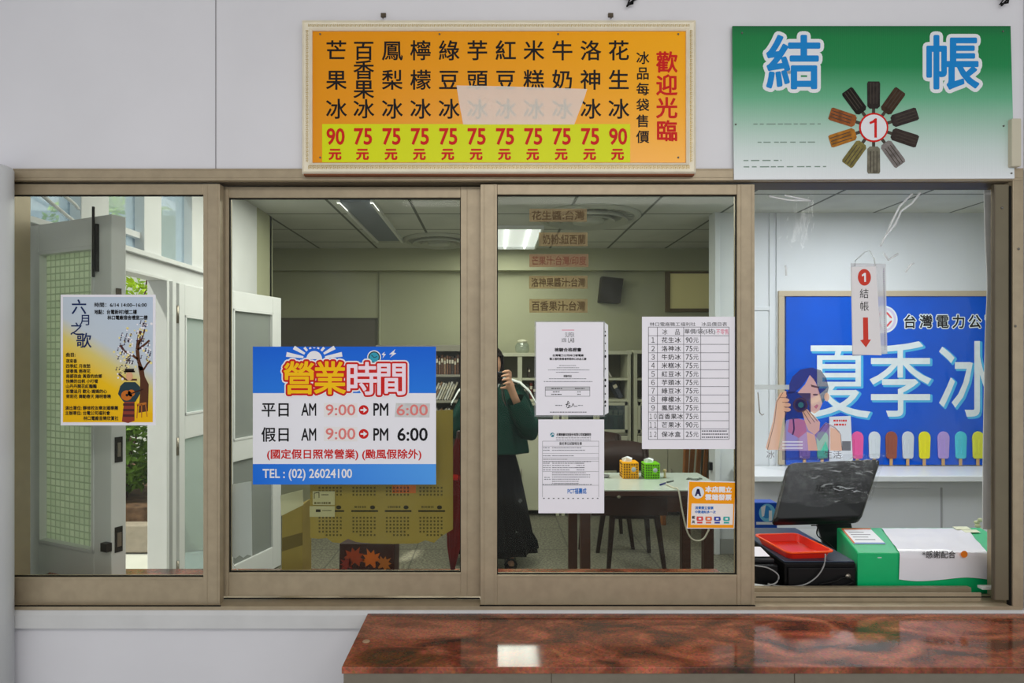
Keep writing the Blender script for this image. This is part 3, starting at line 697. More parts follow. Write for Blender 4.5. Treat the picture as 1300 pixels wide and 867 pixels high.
p.mb.build('red_lettering', hs)
p = Pl(yh)
for y in (520.4, 550.8): p = Pl(yh); p.poly([(457.6, y-1), (461.5, y-1), (461.5, y-3.6), (466.2, y), (461.5, y+3.6), (461.5, y+1), (457.6, y+1)], WHITE, 2); p.mb.build('white_arrow', hs)
p = Pl(yh)
p.fit('TEL : (02) 26024100', 333.5, 595, 447, 610.4, WHITE, 2, .02); p.mb.build('white_lettering', hs)
PINK = mat('faded_red_marker', (226, 128, 124), .6)
for k, (x0, y0, x1, y1, sl) in enumerate(((411, 511.5, 453.8, 529.9, 0), (411, 541.6, 453.8, 560.5, 0), (501, 511.6, 545.8, 530, 1.6))):
    p = Pl(yh-.0006); pm = mat('patch_white', (234, 230, 230), .6) if k < 2 else mat('patch_grey', (206, 204, 204), .35, noise=.12, nscale=60)
    p.mb.extr([p.pt(x0+sl, y0), p.pt(x1, y0+.5), p.pt(x1-sl*.4, y1), p.pt(x0, y1-.6)], (0, .0006, 0), pm)
    p.fit('9:00' if k < 2 else '6:00', x0+2.5, y0+1.8, x1-2.6, y1-2.6, PINK, 1, .012); p.mb.build('paper_patch', hs)
# ---- certificate in a punched plastic sleeve
ce, p = sheet('certificate', 'white test certificate with a boxed logo, in a punched plastic sleeve on third window', GA-.0004, 680.5, 409, 766, 527)
q = Pl(GA-.0003, skew=None); SLV = film('sleeve_film', (244, 244, 246), .10, .05); 
q.mb.extr([q.pt(678.5, 407.5), q.pt(768, 407.5), q.pt(768, 529), q.pt(678.5, 529)], (0, .0002, 0), SLV)
q.mb.extr([q.pt(766.5, 408.5), q.pt(772, 412.5), q.pt(772.5, 524), q.pt(767, 527)], (0, .0002, 0), mat('sleeve_strip', (228, 228, 232), .4)); 
for y, r in ((421, 1), (426, 1.2), (436, .9), (445.5, 1), (452.5, 1.7), (468, 1), (482.5, 1.7), (490, 1.4), (500, 1), (510, 1.7), (515, 1.2)): q.disc(768.4, y, r*.75, INK, 1, ry=r*1.1, n=10)
q.mb.build('plastic_sleeve', ce)
q = Pl(p.Y); q.rect(713.3, 418.6, 729, 419.5, mat('pink_ink', (220, 120, 150), .6), 1)
q.fit('SUPER', 717.6, 422, 729, 428, GREYINK, 1); q.fit('LAB', 721.5, 429, 729, 434.6, INK, 1); q.fit('試驗', 713, 429, 719, 434.4, GREYINK, 1)
q.fit('檢驗合格證書', 704, 441.4, 738, 446.4, INK, 1, .03); q.fit('台灣電力公司林口發電廠', 701.5, 449.6, 741, 452.6, INK, 1, .03); q.fit('職工福利委員會附設林口冰品工廠', 697.6, 454, 744.5, 457.2, INK, 1, .03)
def dots(q, x0, x1, y, h, mt=GREYINK, k=1, lo=1.2, hi=3.2):
    x = x0
    while x < x1-.8:
        l = random.uniform(lo, hi); q.rect(x, y-h/2, min(x+l, x1), y+h/2, mt, k); x += l+random.uniform(.5, 1.1)
for y, x0, x1 in ((464, 710, 731), (466.8, 707, 735), (469.6, 696, 748), (472.5, 706, 736), (480.7, 697, 744), (484.3, 690.5, 752)): dots(q, x0, x1, y, .8)
q.fit('檢驗項目', 715.5, 475.8, 725.5, 478.9, INK, 1, .02)
q.rect(692.2, 491, 748.8, 495.3, mat('table_grey', (196, 195, 200), .7), .5); q.line([(692.2, 491), (748.8, 491), (748.8, 503), (692.2, 503), (692.2, 491)], .5, LINEINK, 1); q.line([(692, 495.3), (749, 495.3)], .4, LINEINK, 1)
for y, a, b in ((493.2, 700, 714), (493.2, 730, 742), (497.4, 702, 711), (500.6, 700, 713), (497.4, 733, 737), (500.6, 733, 737)): dots(q, a, b, y, 1.1, INK)
dots(q, 705, 715, 514.6, 1, GREYINK); dots(q, 734, 740, 514.6, 1, GREYINK); dots(q, 698.5, 744.5, 523.2, 1.2, GREYINK)
q.line([(719, 517), (721, 509), (723, 512), (718, 513.5), (724, 514.5), (720, 518), (726, 516), (727.5, 512), (729, 516), (733, 515.5)], .7, INK, 1)
q.mb.build('printed_text', ce)
# ---- test report
re_, p = sheet('test_report', 'white test report with a blue handwritten signature, below the certificate', GA, 683.5, 532.5, 767, 651.5)
q = Pl(p.Y); q.disc(701.3, 552, 2.8, mat('report_teal', (40, 130, 150), .6), 1); q.line([(699, 553.5), (702, 550.5), (704, 553)], .8, WHITE, 1.4)
q.fit('台灣檢驗科技股份有限公司試驗報告', 706.5, 549.6, 750.5, 553.6, INK, 1, .025); dots(q, 706, 750, 555.8, .8); dots(q, 706, 750, 558.4, .7); q.fit('委託單位試驗報告書', 710, 561, 738.7, 565, INK, 1, .01)
q.line([(688.7, 560), (760, 560), (760, 631)], .35, LINEINK, 1); q.line([(688.7, 560), (688.7, 631)], .35, LINEINK, 1)
for y in (566.3, 575.6, 581, 583, 585.5, 598.5, 616): q.line([(688.7, y), (760, y)], .3, LINEINK, 1)
for y in (568.5, 571.5, 578.5, 588, 590.8, 593.6, 596.4): 
    dots(q, 689.5, 699, y, .9); dots(q, 701, 735+random.uniform(-15, 12), y, .9)
    if y > 587: dots(q, 732, 742, y, .9)
dots(q, 690, 720, 583, .8); dots(q, 690, 750, 586, .8)
for i in range(6): dots(q, 701, random.choice([736, 744, 750]), 600+2.75*i, 1.0, GREYINK, lo=1, hi=2)
dots(q, 691, 698, 606, .9); dots(q, 691, 699, 608.4, .9); dots(q, 688.7, 752, 615, .9)
for i in range(12): q.rect(689.5+6.2*i, 632, 691.5+6.2*i, 633.2, LINEINK, 1)
q.mb.build('printed_text', re_)
q = Pl(p.Y); q.fit('PCT福壽成', 720.5, 619.5, 744.5, 627, BLUEINK, 1, .02); q.mb.build('blue_handwriting', re_)
# ---- price list
pr, p = sheet('price_list', 'white price list sheet with twelve numbered ice prices in a table', GA, 815, 402, 933.5, 570)
q = Pl(p.Y); gx = [823.2, 834.6, 867.9, 889.6, 925.5]; gy = [415.2, 426.2, 437.1, 447.8, 458.6, 469.4, 480.1, 490.7, 501.4, 512.2, 523.1, 534, 544.6, 557.8]
for x in gx: q.line([(x, gy[0] if x != gx[3] else gy[0]), (x, gy[-1])], .6, LINEINK, 1)
for y in gy: q.line([(gx[0], y), (gx[-1], y)], .6, LINEINK, 1)
q.mb.build('table_grid', pr)
q = Pl(p.Y); q.fit('林口電廠職工福利社', 824.8, 409, 883, 414, INK, 1); q.fit('冰品價目表', 890.5, 409, 923, 414, INK, 1)
q.cell('冰', 844, 421.2, 7, 8, INK, 1); q.cell('品', 860, 421.2, 7, 8, INK, 1); q.fit('單價/袋(5枝)', 869, 417.4, 908, 424.8, INK, 1)
for i, (t, c) in enumerate((('花生冰', 90), ('洛神冰', 75), ('牛奶冰', 75), ('米糕冰', 75), ('紅豆冰', 75), ('芋頭冰', 75), ('綠豆冰', 75), ('檸檬冰', 75), ('鳳梨冰', 75), ('百香果冰', 75), ('芒果冰', 90), ('保冰盒', 25))):
    y = (gy[i+1]+gy[i+2])/2; n_ = str(i+1).translate({48+k: 0xFF10+k for k in range(10)})
    q.fit(n_, 829-2.2*len(n_), y-3.4, 829+2.2*len(n_), y+3.4, INK, 1)
    q.cells(t, 839.5 if len(t) == 3 else 835.2, 864.5 if len(t) == 3 else 867.4, y, 7.6, INK, 1, .008)
    q.fit(str(c), 870.5, y-3.4, 879, y+3.4, INK, 1); q.cell('元', 883.3, y, 7.4, 7.4, INK, 1)
for k in range(3): dots(q, 891, 924, 547.2+3.9*k, 1.7, GREYINK, lo=1.4, hi=2.2)
q.mb.build('black_lettering', pr)
q = Pl(p.Y); q.fit('不零售', 909.3, 417.6, 924.8, 424.6, mat('pink_print', (222, 110, 140), .6), 1); q.mb.build('pink_lettering', pr)
# ---- orange sticker
def sko(x, y):
    u = (x-874)/60.0; v = (y-610)/60.5
    return x-2.2*v, y+1.3*u*(1-v)
st_ = Pl(GA-.0004, skew=sko); st_.mb.extr([st_.pt(874, 610), st_.pt(934.5, 610), st_.pt(934.5, 671), st_.pt(874, 671)], (0, .0004, 0), mat('sticker_white', (232, 230, 236), .5))
so = tag(st_.mb.build('notice_sticker'), 'square orange notice sticker low on third window', 'sticker')
q = Pl(GA-.0004, skew=sko); SOR = mat('sticker_orange', (246, 158, 8), .4); q.rect(875, 611.4, 933.6, 670, SOR, 1); q.rect(879, 639, 932, 666, mat('sticker_panel', (238, 230, 226), .5), 2)
q.disc(886.6, 625, 7.7, mat('sticker_pale', (222, 228, 236), .5), 2); q.poly([(882.6, 629.5), (885.2, 620.2), (888, 620.2), (890.8, 629.5), (888.4, 629.5), (887.6, 626.8), (885.6, 626.8), (884.8, 629.5)], mat('sticker_navy', (44, 40, 84), .5), 3)
q.disc(886.6, 622.2, 1.2, mat('sticker_navy', (44, 40, 84), .5), 3); q.mb.build('printed_ground', so)
q = Pl(GA-.0004, skew=sko); q.cells('本店開立', 895.6, 929.6, 620.6, 8, WHITE, 2, .05); q.cells('雲端發票', 895.6, 929.6, 630.6, 8, WHITE, 2, .04)
q.mb.build('white_lettering', so)
q = Pl(GA-.0004, skew=sko); q.cells('消費開立發票', 883.5, 907, 644.4, 4.1, BLUEINK, 3, .03); q.cells('中獎通知多一次', 883.5, 910, 649.6, 3.9, BLUEINK, 3, .03); q.cell('載', 882, 656.6, 4.2, 4.2, INK, 3, .02); q.cell('具', 882, 662.4, 4.2, 4.2, INK, 3, .02); q.mb.build('blue_lettering', so)
q = Pl(GA-.0004, skew=sko)
for x, c in ((890.2, (216, 74, 76)), (901.3, (226, 120, 78)), (912.3, (58, 72, 160)), (924, (62, 170, 164))):
    mt = mat('icon_%d' % int(x), c, .5); q.poly([(x-4, 655.5), (x+3.6, 655.5), (x+4.4, 659), (x+3.6, 661), (x-3.6, 661), (x-4.4, 659)], mt, 3); q.rect(x-3.4, 662, x+3.4, 664.4, mt, 3); q.rect(x-1.6, 657.2, x+1.6, 659.4, WHITE, 3.5)
q.mb.build('printed_icons', so)
# ---- five translucent origin strips
TAPE = film('aged_label_film', (232, 222, 200), .17, .004, veilcol=(206, 186, 156)); BRI = mat('faded_brown_ink', (84, 68, 46), .7)
TAPER = film('aged_label_film_pink', (232, 214, 198), .17, .004, veilcol=(208, 180, 154)); BRR = mat('faded_red_ink', (118, 74, 58), .7)
for k, (x0, y0, x1, y1, t, lb) in enumerate(((672, 265, 745, 281.5, '花生醬:台灣', 'topmost faded label strip on third window, over the round vent'), (684, 295, 746, 312.5, '奶粉:紐西蘭', 'second faded label strip from the top, beside the bright ceiling light'), (672, 322.5, 747, 339, '芒果汁:台灣/印度', 'third faded label strip on third window, with reddish writing'), (671.5, 350, 746, 366.5, '洛神果醬汁:台灣', 'fourth faded label strip on third window, left of the dark wall speaker'), (672, 379.5, 746, 397, '百香果汁:台灣', 'lowest faded label strip on third window, above the certificate'))):
    tp, bi = (TAPER, BRR) if k == 2 else (TAPE, BRI)
    p = Pl(GA-.0004); p.slab(x0, y0, x1, y1, .0003, tp); o = tag(p.mb.build('label_strip'), lb, 'label', 'ingredient labels on the glass')
    q = Pl(GA-.0004); q.fit(t, x0+(3 if k != 1 else 5), y0+2.6, x1-3, y1-2.4, bi, 1, .012); q.mb.build('brown_lettering' if k != 2 else 'red_lettering', o)
# ---- hanging clear film over the open hatch
PL_ = film('clear_film', (248, 250, 250), .012, .022, rough=.06, dirt=.05, dscale=5, bump=.7, stretch=(1, 1, .35), veilcol=(232, 236, 238))
YF = .066
m = MB(); NX, NZ = 40, 44; vs = []
for j in range(NZ+1):
    for i in range(NX+1):
        u, q_ = i/NX, j/NZ
        yb = 592+6*math.sin(9*u)+(-6 if u > .45 else 0)
        v = P(960+(1252-960)*u, 241+(yb-241)*q_, YF)
        v.y += .006*math.sin(7*u+2.2*q_)*q_+.005*math.sin(17*u-3*q_+1.5*math.sin(4*q_))*(.3+q_)+.004*math.sin(11*q_+6*u)
        vs.append(v)
m.add(vs, [(j*(NX+1)+i, j*(NX+1)+i+1, (j+1)*(NX+1)+i+1, (j+1)*(NX+1)+i) for j in range(NZ) for i in range(NX)], PL_, True)
fx = tag(m.build('plastic_curtain'), 'wrinkled clear plastic film hanging over the open checkout hatch', 'plastic film')
m = MB(); ES = mat('film_edge', (204, 206, 206), .4, noise=.05)
x0, x1 = wx(1250, YF), wx(1257.5, YF); pts = []
for j in range(25):
    q_ = j/24; x = 1.6*math.sin(5*q_)+(2.5*math.exp(-((q_-.28)/.1)**2)); pts.append((P(1249.5+x, 241+(672-241)*q_, YF), P(1258, 241+(672-241)*q_, YF)))
for (a, b), (c, d) in zip(pts, pts[1:]): m.hexa([a, b, d, c], [v+Vector((0, .003, 0)) for v in (a, b, d, c)], ES)
m.build('film_edge', fx)
WR = film('film_glint', (250, 250, 250), .45, .10, rough=.1, veilcol=(248, 250, 252))
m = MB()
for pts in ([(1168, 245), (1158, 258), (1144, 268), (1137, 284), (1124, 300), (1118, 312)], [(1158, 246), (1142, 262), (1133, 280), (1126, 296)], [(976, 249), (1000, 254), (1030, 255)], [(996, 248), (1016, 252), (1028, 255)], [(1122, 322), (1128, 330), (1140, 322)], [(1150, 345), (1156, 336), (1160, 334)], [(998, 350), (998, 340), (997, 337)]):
    m = MB(); m.tube([P(x, y, YF-.010) for x, y in pts], .0034, WR, n=8); m.build('fold_highlight', fx)  # whitish tubes paint the bright highlights along the film's creases
# ---- illustrated photographer printed on the film
dc = Pl(YF-.014); TD_ = lambda n_, c, a=.6: film('decal_'+n_, (255, 255, 255), a, .0, veilcol=c)
SKN = TD_('skin', (240, 190, 160), .78); HAIR = TD_('hair', (70, 56, 92), .72); CAMD = TD_('camera', (52, 50, 96), .72); TOP = TD_('top', (226, 196, 208), .4); OUT = TD_('outline', (92, 66, 70), .7); PUR = TD_('lilac', (150, 110, 170), .55); ROS = TD_('rose', (206, 120, 140), .65); STR = TD_('stripe', (240, 240, 244), .8); DEN = TD_('denim', (70, 66, 116), .5)
dc.poly([(1000, 500), (1001, 490), (1006, 478), (1016, 469), (1030, 466.5), (1042, 470), (1049, 480), (1052, 492), (1049, 505), (1044, 512), (1040, 500), (1036, 486), (1028, 476), (1018, 490), (1008, 499)], HAIR, 1)
dc.poly([(1028, 476), (1034, 482), (1038, 492), (1041, 500), (1044, 512), (1040, 521), (1034, 525), (1028, 522), (1026, 510), (1012, 499), (1022, 488)], SKN, 1); dc.disc(1049.5, 504, 3.2, SKN, 1.5, ry=5.5)
dc.poly([(1029, 488), (1040, 491), (1040, 493), (1030, 491)], OUT, 2); dc.disc(1035, 501, 3.4, OUT, 2, ry=1.2); dc.poly([(1033, 516), (1037, 513), (1039, 515), (1036, 519)], ROS, 2)
dc.poly([(998, 497), (1012, 497), (1014, 499), (1029, 499), (1029, 530), (996, 533)], CAMD, 2); dc.disc(1016, 514, 9.5, OUT, 2.5).disc(1016, 514, 7, CAMD, 3).disc(1016.5, 514, 3.6, TD_('lens', (70, 130, 140), .7), 3.4)
dc.line([(1007, 532), (1008, 545), (1006, 552)], 2, CAMD, 2)
dc.poly([(972, 568), (981, 535), (985, 510), (990, 499), (998, 496), (1000, 504), (1001, 516), (999, 524), (994, 532), (990, 556), (988, 571), (974, 571)], SKN, 1.6)
for (x, y) in ((994, 502), (997, 508), (999, 514), (999, 520)): dc.disc(x, y, 4.8, SKN, 2.4, ry=2.6); dc.line([(x-4, y+2.6), (x+3.5, y+2.8)], .6, OUT, 2.8)
dc.poly([(1018, 522), (1024, 519), (1034, 528), (1041, 536), (1040, 546), (1034, 552), (1026, 546), (1022, 536)], SKN, 2.2)
for (a, b) in (((1019, 522), (1029, 538)), ((1023, 520), (1034, 536)), ((1027, 522), (1038, 535))): dc.line([a, b], .8, OUT, 2.8)
dc.poly([(994, 555), (998, 534), (1006, 530), (1022, 533), (1028, 546), (1034, 552), (1048, 536), (1058, 540), (1066, 548), (1069, 572), (1052, 572), (1048, 560), (1042, 572), (988, 572)], TOP, 1.3)
dc.poly([(1034, 552), (1046, 538), (1054, 540), (1040, 560)], PUR, 1.8); dc.poly([(1000, 548), (1002, 533), (1012, 531), (1022, 534), (1024, 548), (1014, 556)], ROS, 1.8); dc.poly([(1024, 548), (1034, 552), (1038, 572), (1026, 572)], SKN, 1.9)
dc.poly([(1054, 542), (1062, 545), (1067, 552), (1069, 572), (1054, 572)], SKN, 2)
for y in (560, 564, 568): dc.rect(993, y, 1019, y+1.6, STR, 2.2)
dc.line([(1069, 572), (1067, 551), (1060, 543), (1048, 537), (1040, 548)], .7, OUT, 2.8); dc.line([(974, 571), (983, 536), (986, 510), (994, 498)], .7, OUT, 2.8)
dc.rect(993, 572, 1052, 584, DEN, 1)
o = tag(dc.mb.build('printed_illustration'), 'translucent illustration of a woman holding a camera, printed on the clear film', 'illustration')
q = Pl(YF-.014); q.fit('冰', 973, 572, 983, 582, OUT, 3); q.mb.build('grey_lettering', o); q = Pl(YF-.014); q.fit('生活', 1046, 572, 1068, 582, OUT, 3); q.mb.build('grey_lettering', o)
# ---- hanging arrow sign
ar = thing('arrow_sign', 'white hanging sign with a red down arrow in a plastic pocket', 'sign', P(1103, 455, .03))
ya = .032
def ska(x, y): return x+(y-335)*.018, y
p = Pl(ya, skew=ska); p.mb.extr([p.pt(1081, 339), p.pt(1112, 338), p.pt(1117, 451), p.pt(1081, 450)], (0, .004, 0), mat('arrow_card', (226, 222, 224), .5)); p.mb.build('card', ar)
p = Pl(ya+.005, skew=ska); p.mb.extr([p.pt(1080, 334), p.pt(1124.5, 335), p.pt(1124.5, 449), p.pt(1080, 452)], (0, .0004, 0), film('pocket_film', (245, 245, 246), .45, .06, veilcol=(222, 222, 226)))
for i in range(40): p.rect(1121, 341+2.6*i, 1122.2, 342.4+2.6*i, mat('pocket_purple', (120, 90, 130), .6) if i % 5 == 1 else GREYINK, 1)
p.mb.build('plastic_pocket', ar)
ARED = mat('arrow_red', (204, 62, 48), .5)
p = Pl(ya, skew=ska); p.disc(1097, 352, 8.3, ARED, 1, ry=10.6); p.mb.build('red_badge', ar); p = Pl(ya, skew=ska); p.poly([(1096.8, 346.4), (1098.8, 346.4), (1098.8, 357.8), (1096.6, 357.8), (1096.6, 349.8), (1094, 351), (1093.6, 349)], WHITE, 2)
p.mb.build('white_number', ar); p = Pl(ya, skew=ska)
p.poly([(1094.2, 403), (1100.6, 403), (1100.6, 431), (1104, 431), (1097.4, 441), (1090.2, 432), (1094.2, 431)], ARED, 1); p.mb.build('red_arrow', ar)
p = Pl(ya, skew=ska); p.cell('結', 1096.4, 372.6, 12, 13, INK, 1); p.cell('帳', 1096.4, 388.5, 12, 13, INK, 1); p.mb.build('black_lettering', ar)
m = MB(); m.tube([P(1085, 338, ya-.002), P(1086, 331, ya-.002), P(1098, 320, ya), P(1104, 318, ya+.002), P(1110, 329, ya-.002), P(1111, 338, ya-.002)], .0016, film('clear_tape', (250, 250, 250), .35, .1), n=6); m.build('hanging_loop', ar)
m = MB(); m.tube([P(962, 498, .05), P(963.5, 512, .05), P(964.5, 524, .048), P(967.5, 527, .044), P(970, 525.5, .042)], .0016, STEEL, n=6)
m.box(P(959, 488, .05).x, P(1002, 488, .05).x, .05, .052, P(0, 494.5, .05).z, P(0, 488.5, .05).z, film('tape', (240, 242, 242), .45, .06))
tag(m.build('wire_hook'), 'thin wire hook taped at the left edge of the checkout hatch', 'hook')
m = MB(); v = P(1247, 748, .05); m.box(wx(1246.5, .05), wx(1274, .05), .048, .07, wz(748.5, .05), wz(745, .05), mat('white_plastic', (214, 218, 214), .4)); tag(m.build('plastic_strip', bevel=.001), 'small white plastic strip lying in the window track at right', 'strip')
# ================================================================ GRANITE COUNTER OUTSIDE
ct = thing('stone_counter', 'polished red granite counter under the window on a steel base', 'counter', (1.0, -.17, 0))
zc = wz(776, 0); xl0, xl1 = wx(468, 0), P(433.5, 845, -.365).x
fy = -.365
a = [Vector((xl0, 0, zc)), Vector((xl1, fy, zc)), Vector((3.2, fy, zc)), Vector((3.2, 0, zc))]
MB().extr(a, (0, 0, -.0175), GRANITE).build('slab', ct, bevel=.002)
MB().extr([Vector((xl0+.03, 0, 0)), Vector((xl1+.003, fy+.008, 0)), Vector((3.15, fy+.008, 0)), Vector((3.15, 0, 0))], (0, 0, zc-.0176), STEEL).build('steel_base', ct, bevel=.002)
for px in (700, 1010): MB().box(wx(px, fy), wx(px, fy)+.002, fy+.0065, fy+.0085, 0, zc-.02, ALUD).build('base_seam', ct)
m = MB(); c = Vector((xl1+.035, -.215, zc)); m.lathe([(.011, 0), (.010, .002), (.004, .0025)], c, mat('chip_filler', (170, 140, 112), .5), n=10); m.build('chipped_spot', ct)

# ================================================================ INSIDE THE HATCH
sl = MB(); sl.box(OX0-.1, .86, .1, .40, .705, .745, GRANITE); tag(sl.build('inner_sill', bevel=.003), 'red granite sill along the inside of the sliding windows', 'sill')
dk = thing('checkout_desk', 'grey checkout desk behind the open hatch', 'desk', (1.6, .5, 0))
DG = mat('desk_grey', (150, 152, 150), .5)
MB().extr([Vector((.872, .104, .715)), Vector((2.4, .104, .715)), Vector((2.4, .95, .715)), Vector((1.165, .95, .715))], (0, 0, .035), DG).build('desk_top', dk, bevel=.003)
for x in (1.2, 2.33): MB().box(x, x+.04, .16, .90, 0, .715, DG).build('side_panel', dk)
# cash drawer
cdw = thing('cash_drawer', 'black cash drawer with a bluish top under the red tray', 'cash drawer', (1.08, .3, .75))
MB().box(.99, 1.232, zy(2.135), zy(2.56), .752, .857, BLACKP).build('case', cdw, bevel=.004)
MB().box(.991, 1.231, zy(2.14), zy(2.56), .857, .8625, mat('drawer_top_blue', (58, 68, 84), .35)).build('top_plate', cdw, bevel=.002)
MB().box(1.0, 1.225, zy(2.127), zy(2.135), .765, .842, mat('drawer_front', (24, 24, 25), .3)).build('drawer_front', cdw, bevel=.002)
MB().lathe([(.009, 0), (.009, -.003)], (1.2, zy(2.127), .815), STEEL, n=14, ax='y').build('key_lock', cdw)
# receipt printer
pn = thing('receipt_printer', 'small black receipt printer left of the red tray with white paper', 'printer', (.935, zy(2.21), .7505))
MB().box(.895, .978, zy(2.15), zy(2.29), .7515, .845, BLACKP).build('case', pn, bevel=.006)
MB().box(.90, .973, zy(2.17), zy(2.29), .845, .858, mat('printer_lid', (34, 34, 36), .35)).build('lid', pn, bevel=.004)
MB().hexa([Vector((.905, zy(2.2), .8585)), Vector((.965, zy(2.2), .8585)), Vector((.965, zy(2.26), .8585)), Vector((.905, zy(2.26), .8585))], [Vector((.905, zy(2.19), .862)), Vector((.965, zy(2.19), .862)), Vector((.965, zy(2.27), .872)), Vector((.905, zy(2.27), .872))], PAPER).build('paper_roll_end', pn)
# red tray
tr = thing('change_tray', 'shallow red plastic change tray lying on the cash drawer', 'tray', (1.075, .24, .8625))
TRR = mat('tray_red', (226, 40, 22), .3, spec=.5); TRO = mat('tray_rim', (244, 84, 26), .3)
def rrect(w_, h_, r, n=5):
    o = []
    for cx, cy, a0 in ((w_-r, h_-r, 0), (-w_+r, h_-r, 90), (-w_+r, -h_+r, 180), (w_-r, -h_+r, 270)):
        for k in range(n+1): t = math.radians(a0+90*k/n); o.append((cx+r*math.cos(t), cy+r*math.sin(t)))
    return o
R_ = Matrix.Translation((1.078, zy(2.262), .8627)) @ Matrix.Rotation(.10, 4, 'Z')
def ring(prof, mt, close0=False, close1=False):
    m = MB(); L = [[(x, y, z) for x, y in rrect(.084*s_, .112*s_, .022)] for s_, z in prof]; n = len(L[0]); vs = [v for l in L for v in l]
    fs = [(i*n+j, i*n+(j+1) % n, (i+1)*n+(j+1) % n, (i+1)*n+j) for i in range(len(L)-1) for j in range(n)]
    if close0: fs.append(tuple(range(n)))
    if close1: fs.append(tuple((len(L)-1)*n+j for j in range(n)))
    return m.add(vs, fs, mt, False).xf(R_)
ring([(.86, 0), (.98, .026), (.95, .026), (.84, .004)], TRR, True, True).build('basin', tr)
ring([(.965, .022), (1.03, .024), (1.03, .028), (.95, .028), (.95, .024)], TRO).build('rim', tr)
# monitor
mo = thing('point_of_sale_monitor', 'black checkout monitor seen from the back, leaning on a slanted stand', 'monitor', P(1075, 735, .35))
C4 = [P(1000, 589, zy(2.60)), P(1118, 584, zy(2.66)), P(1093, 660, zy(2.40)), P(981, 663, zy(2.34))]
nrm = (C4[1]-C4[0]).cross(C4[3]-C4[0]).normalized()
if nrm.y < 0: nrm = -nrm
cc = sum(C4, Vector())/4
def quad_round(C, r=.12, n=4):
    out = []
    for i in range(4):
        p, a_, b_ = C[i], C[i-1], C[(i+1) % 4]
        for k in range(n+1):
            t = k/n; p0 = p+(a_-p)*r; p1 = p+(b_-p)*r; out.append((p0*(1-t)**2+p*2*t*(1-t)+p1*t*t))
    return out
q = quad_round(C4, .07)
inner = [cc+(v-cc)*.96 for v in q]
m = MB(); m.hexa([v-nrm*.012 for v in inner], q, BLACKP); m.build('back_shell', mo, bevel=.002)
MB().hexa(q, [v+nrm*.02 for v in q], mat('bezel_black', (26, 26, 28), .3)).build('bezel', mo, bevel=.002)
MB().hexa([cc+(v-cc)*.92+nrm*.0195 for v in quad_round(C4, .03)], [cc+(v-cc)*.92+nrm*.021 for v in quad_round(C4, .03)], mat('dark_screen', (12, 14, 18), .12)).build('screen', mo)
m = MB(); up = ((C4[0]+C4[1])-(C4[2]+C4[3])).normalized(); rt = (C4[1]-C4[0]).normalized()
for k in range(9): c0 = cc+rt*(-.05+.012*k)-nrm*.0125-up*.03; m.hexa([c0, c0+rt*.006, c0+rt*.006+up*.05, c0+up*.05], [v-nrm*.001 for v in (c0, c0+rt*.006, c0+rt*.006+up*.05, c0+up*.05)], mat('vent_slot', (6, 6, 6), .8))
m.build('vent_slots', mo)
m = MB(); t0 = [P(1030, 640, zy(2.50)), P(1074, 634, zy(2.52)), P(1090, 700, zy(2.47)), P(1050, 700, zy(2.45))]
zb = .7525
t0[2].z = t0[3].z = .775
m.hexa(t0, [v+Vector((.01, .035, .0)) for v in t0], mat('stand_grey', (38, 38, 40), .35)); m.build('stand', mo, bevel=.003)
b0 = rrect(.075, .10, .02); bx0 = (t0[2]+t0[3])/2
MB().hexa([Vector((bx0.x+.0+x*.7, bx0.y+.075+y*.7, .7515)) for x, y in b0], [Vector((bx0.x+x*.7, bx0.y+.075+y*.7, .78)) for x, y in b0], BLACKP).build('base', mo, bevel=.003)
for (u, v_) in ((-.02, .02), (.0, -.05)): MB().ball(cc+rt*u+up*v_-nrm*.013, .0018, mat('white_dot', (230, 230, 230), .4), n=8).build('screw_cover', mo)
# crumpled film over the monitor
CRF = film('crumpled_film', (240, 241, 242), .0, .022, rough=.12, dirt=.08, dscale=30, bump=1.0)
def onmon(u, v_): return C4[0]+(C4[1]-C4[0])*u+((C4[3]+(C4[2]-C4[3])*u)-(C4[0]+(C4[1]-C4[0])*u))*v_
m = MB(); NX, NZ = 26, 20; vs = []
for j in range(NZ+1):
    for i in range(NX+1):
        u = -.03+1.06*i/NX; lim = .80+.10*math.sin(3.1*u+.4)-.12*(1-u); v_ = -.05+(lim+.05)*j/NZ
        p_ = onmon(u, v_)-nrm*(.021+.005*random.random()+(.004*math.sin(14*u+6*v_)))
        vs.append(p_)
m.add(vs, [(j*(NX+1)+i, j*(NX+1)+i+1, (j+1)*(NX+1)+i+1, (j+1)*(NX+1)+i) for j in range(NZ) for i in range(NX)], CRF, True)
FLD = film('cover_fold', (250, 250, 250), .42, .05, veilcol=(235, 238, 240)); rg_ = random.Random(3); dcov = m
dco = dcov.build('dust_cover')
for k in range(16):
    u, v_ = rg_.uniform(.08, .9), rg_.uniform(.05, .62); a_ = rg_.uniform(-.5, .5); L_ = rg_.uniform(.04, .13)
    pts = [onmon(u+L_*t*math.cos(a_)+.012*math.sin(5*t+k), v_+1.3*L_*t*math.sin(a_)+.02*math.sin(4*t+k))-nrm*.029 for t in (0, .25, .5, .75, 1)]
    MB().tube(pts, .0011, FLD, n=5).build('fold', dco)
tag(dco, 'crumpled clear plastic cover draped over the back of the black monitor', 'cover')
CAB = mat('black_cable', (20, 20, 20), .5); GRC = mat('grey_cable', (150, 150, 150), .5)
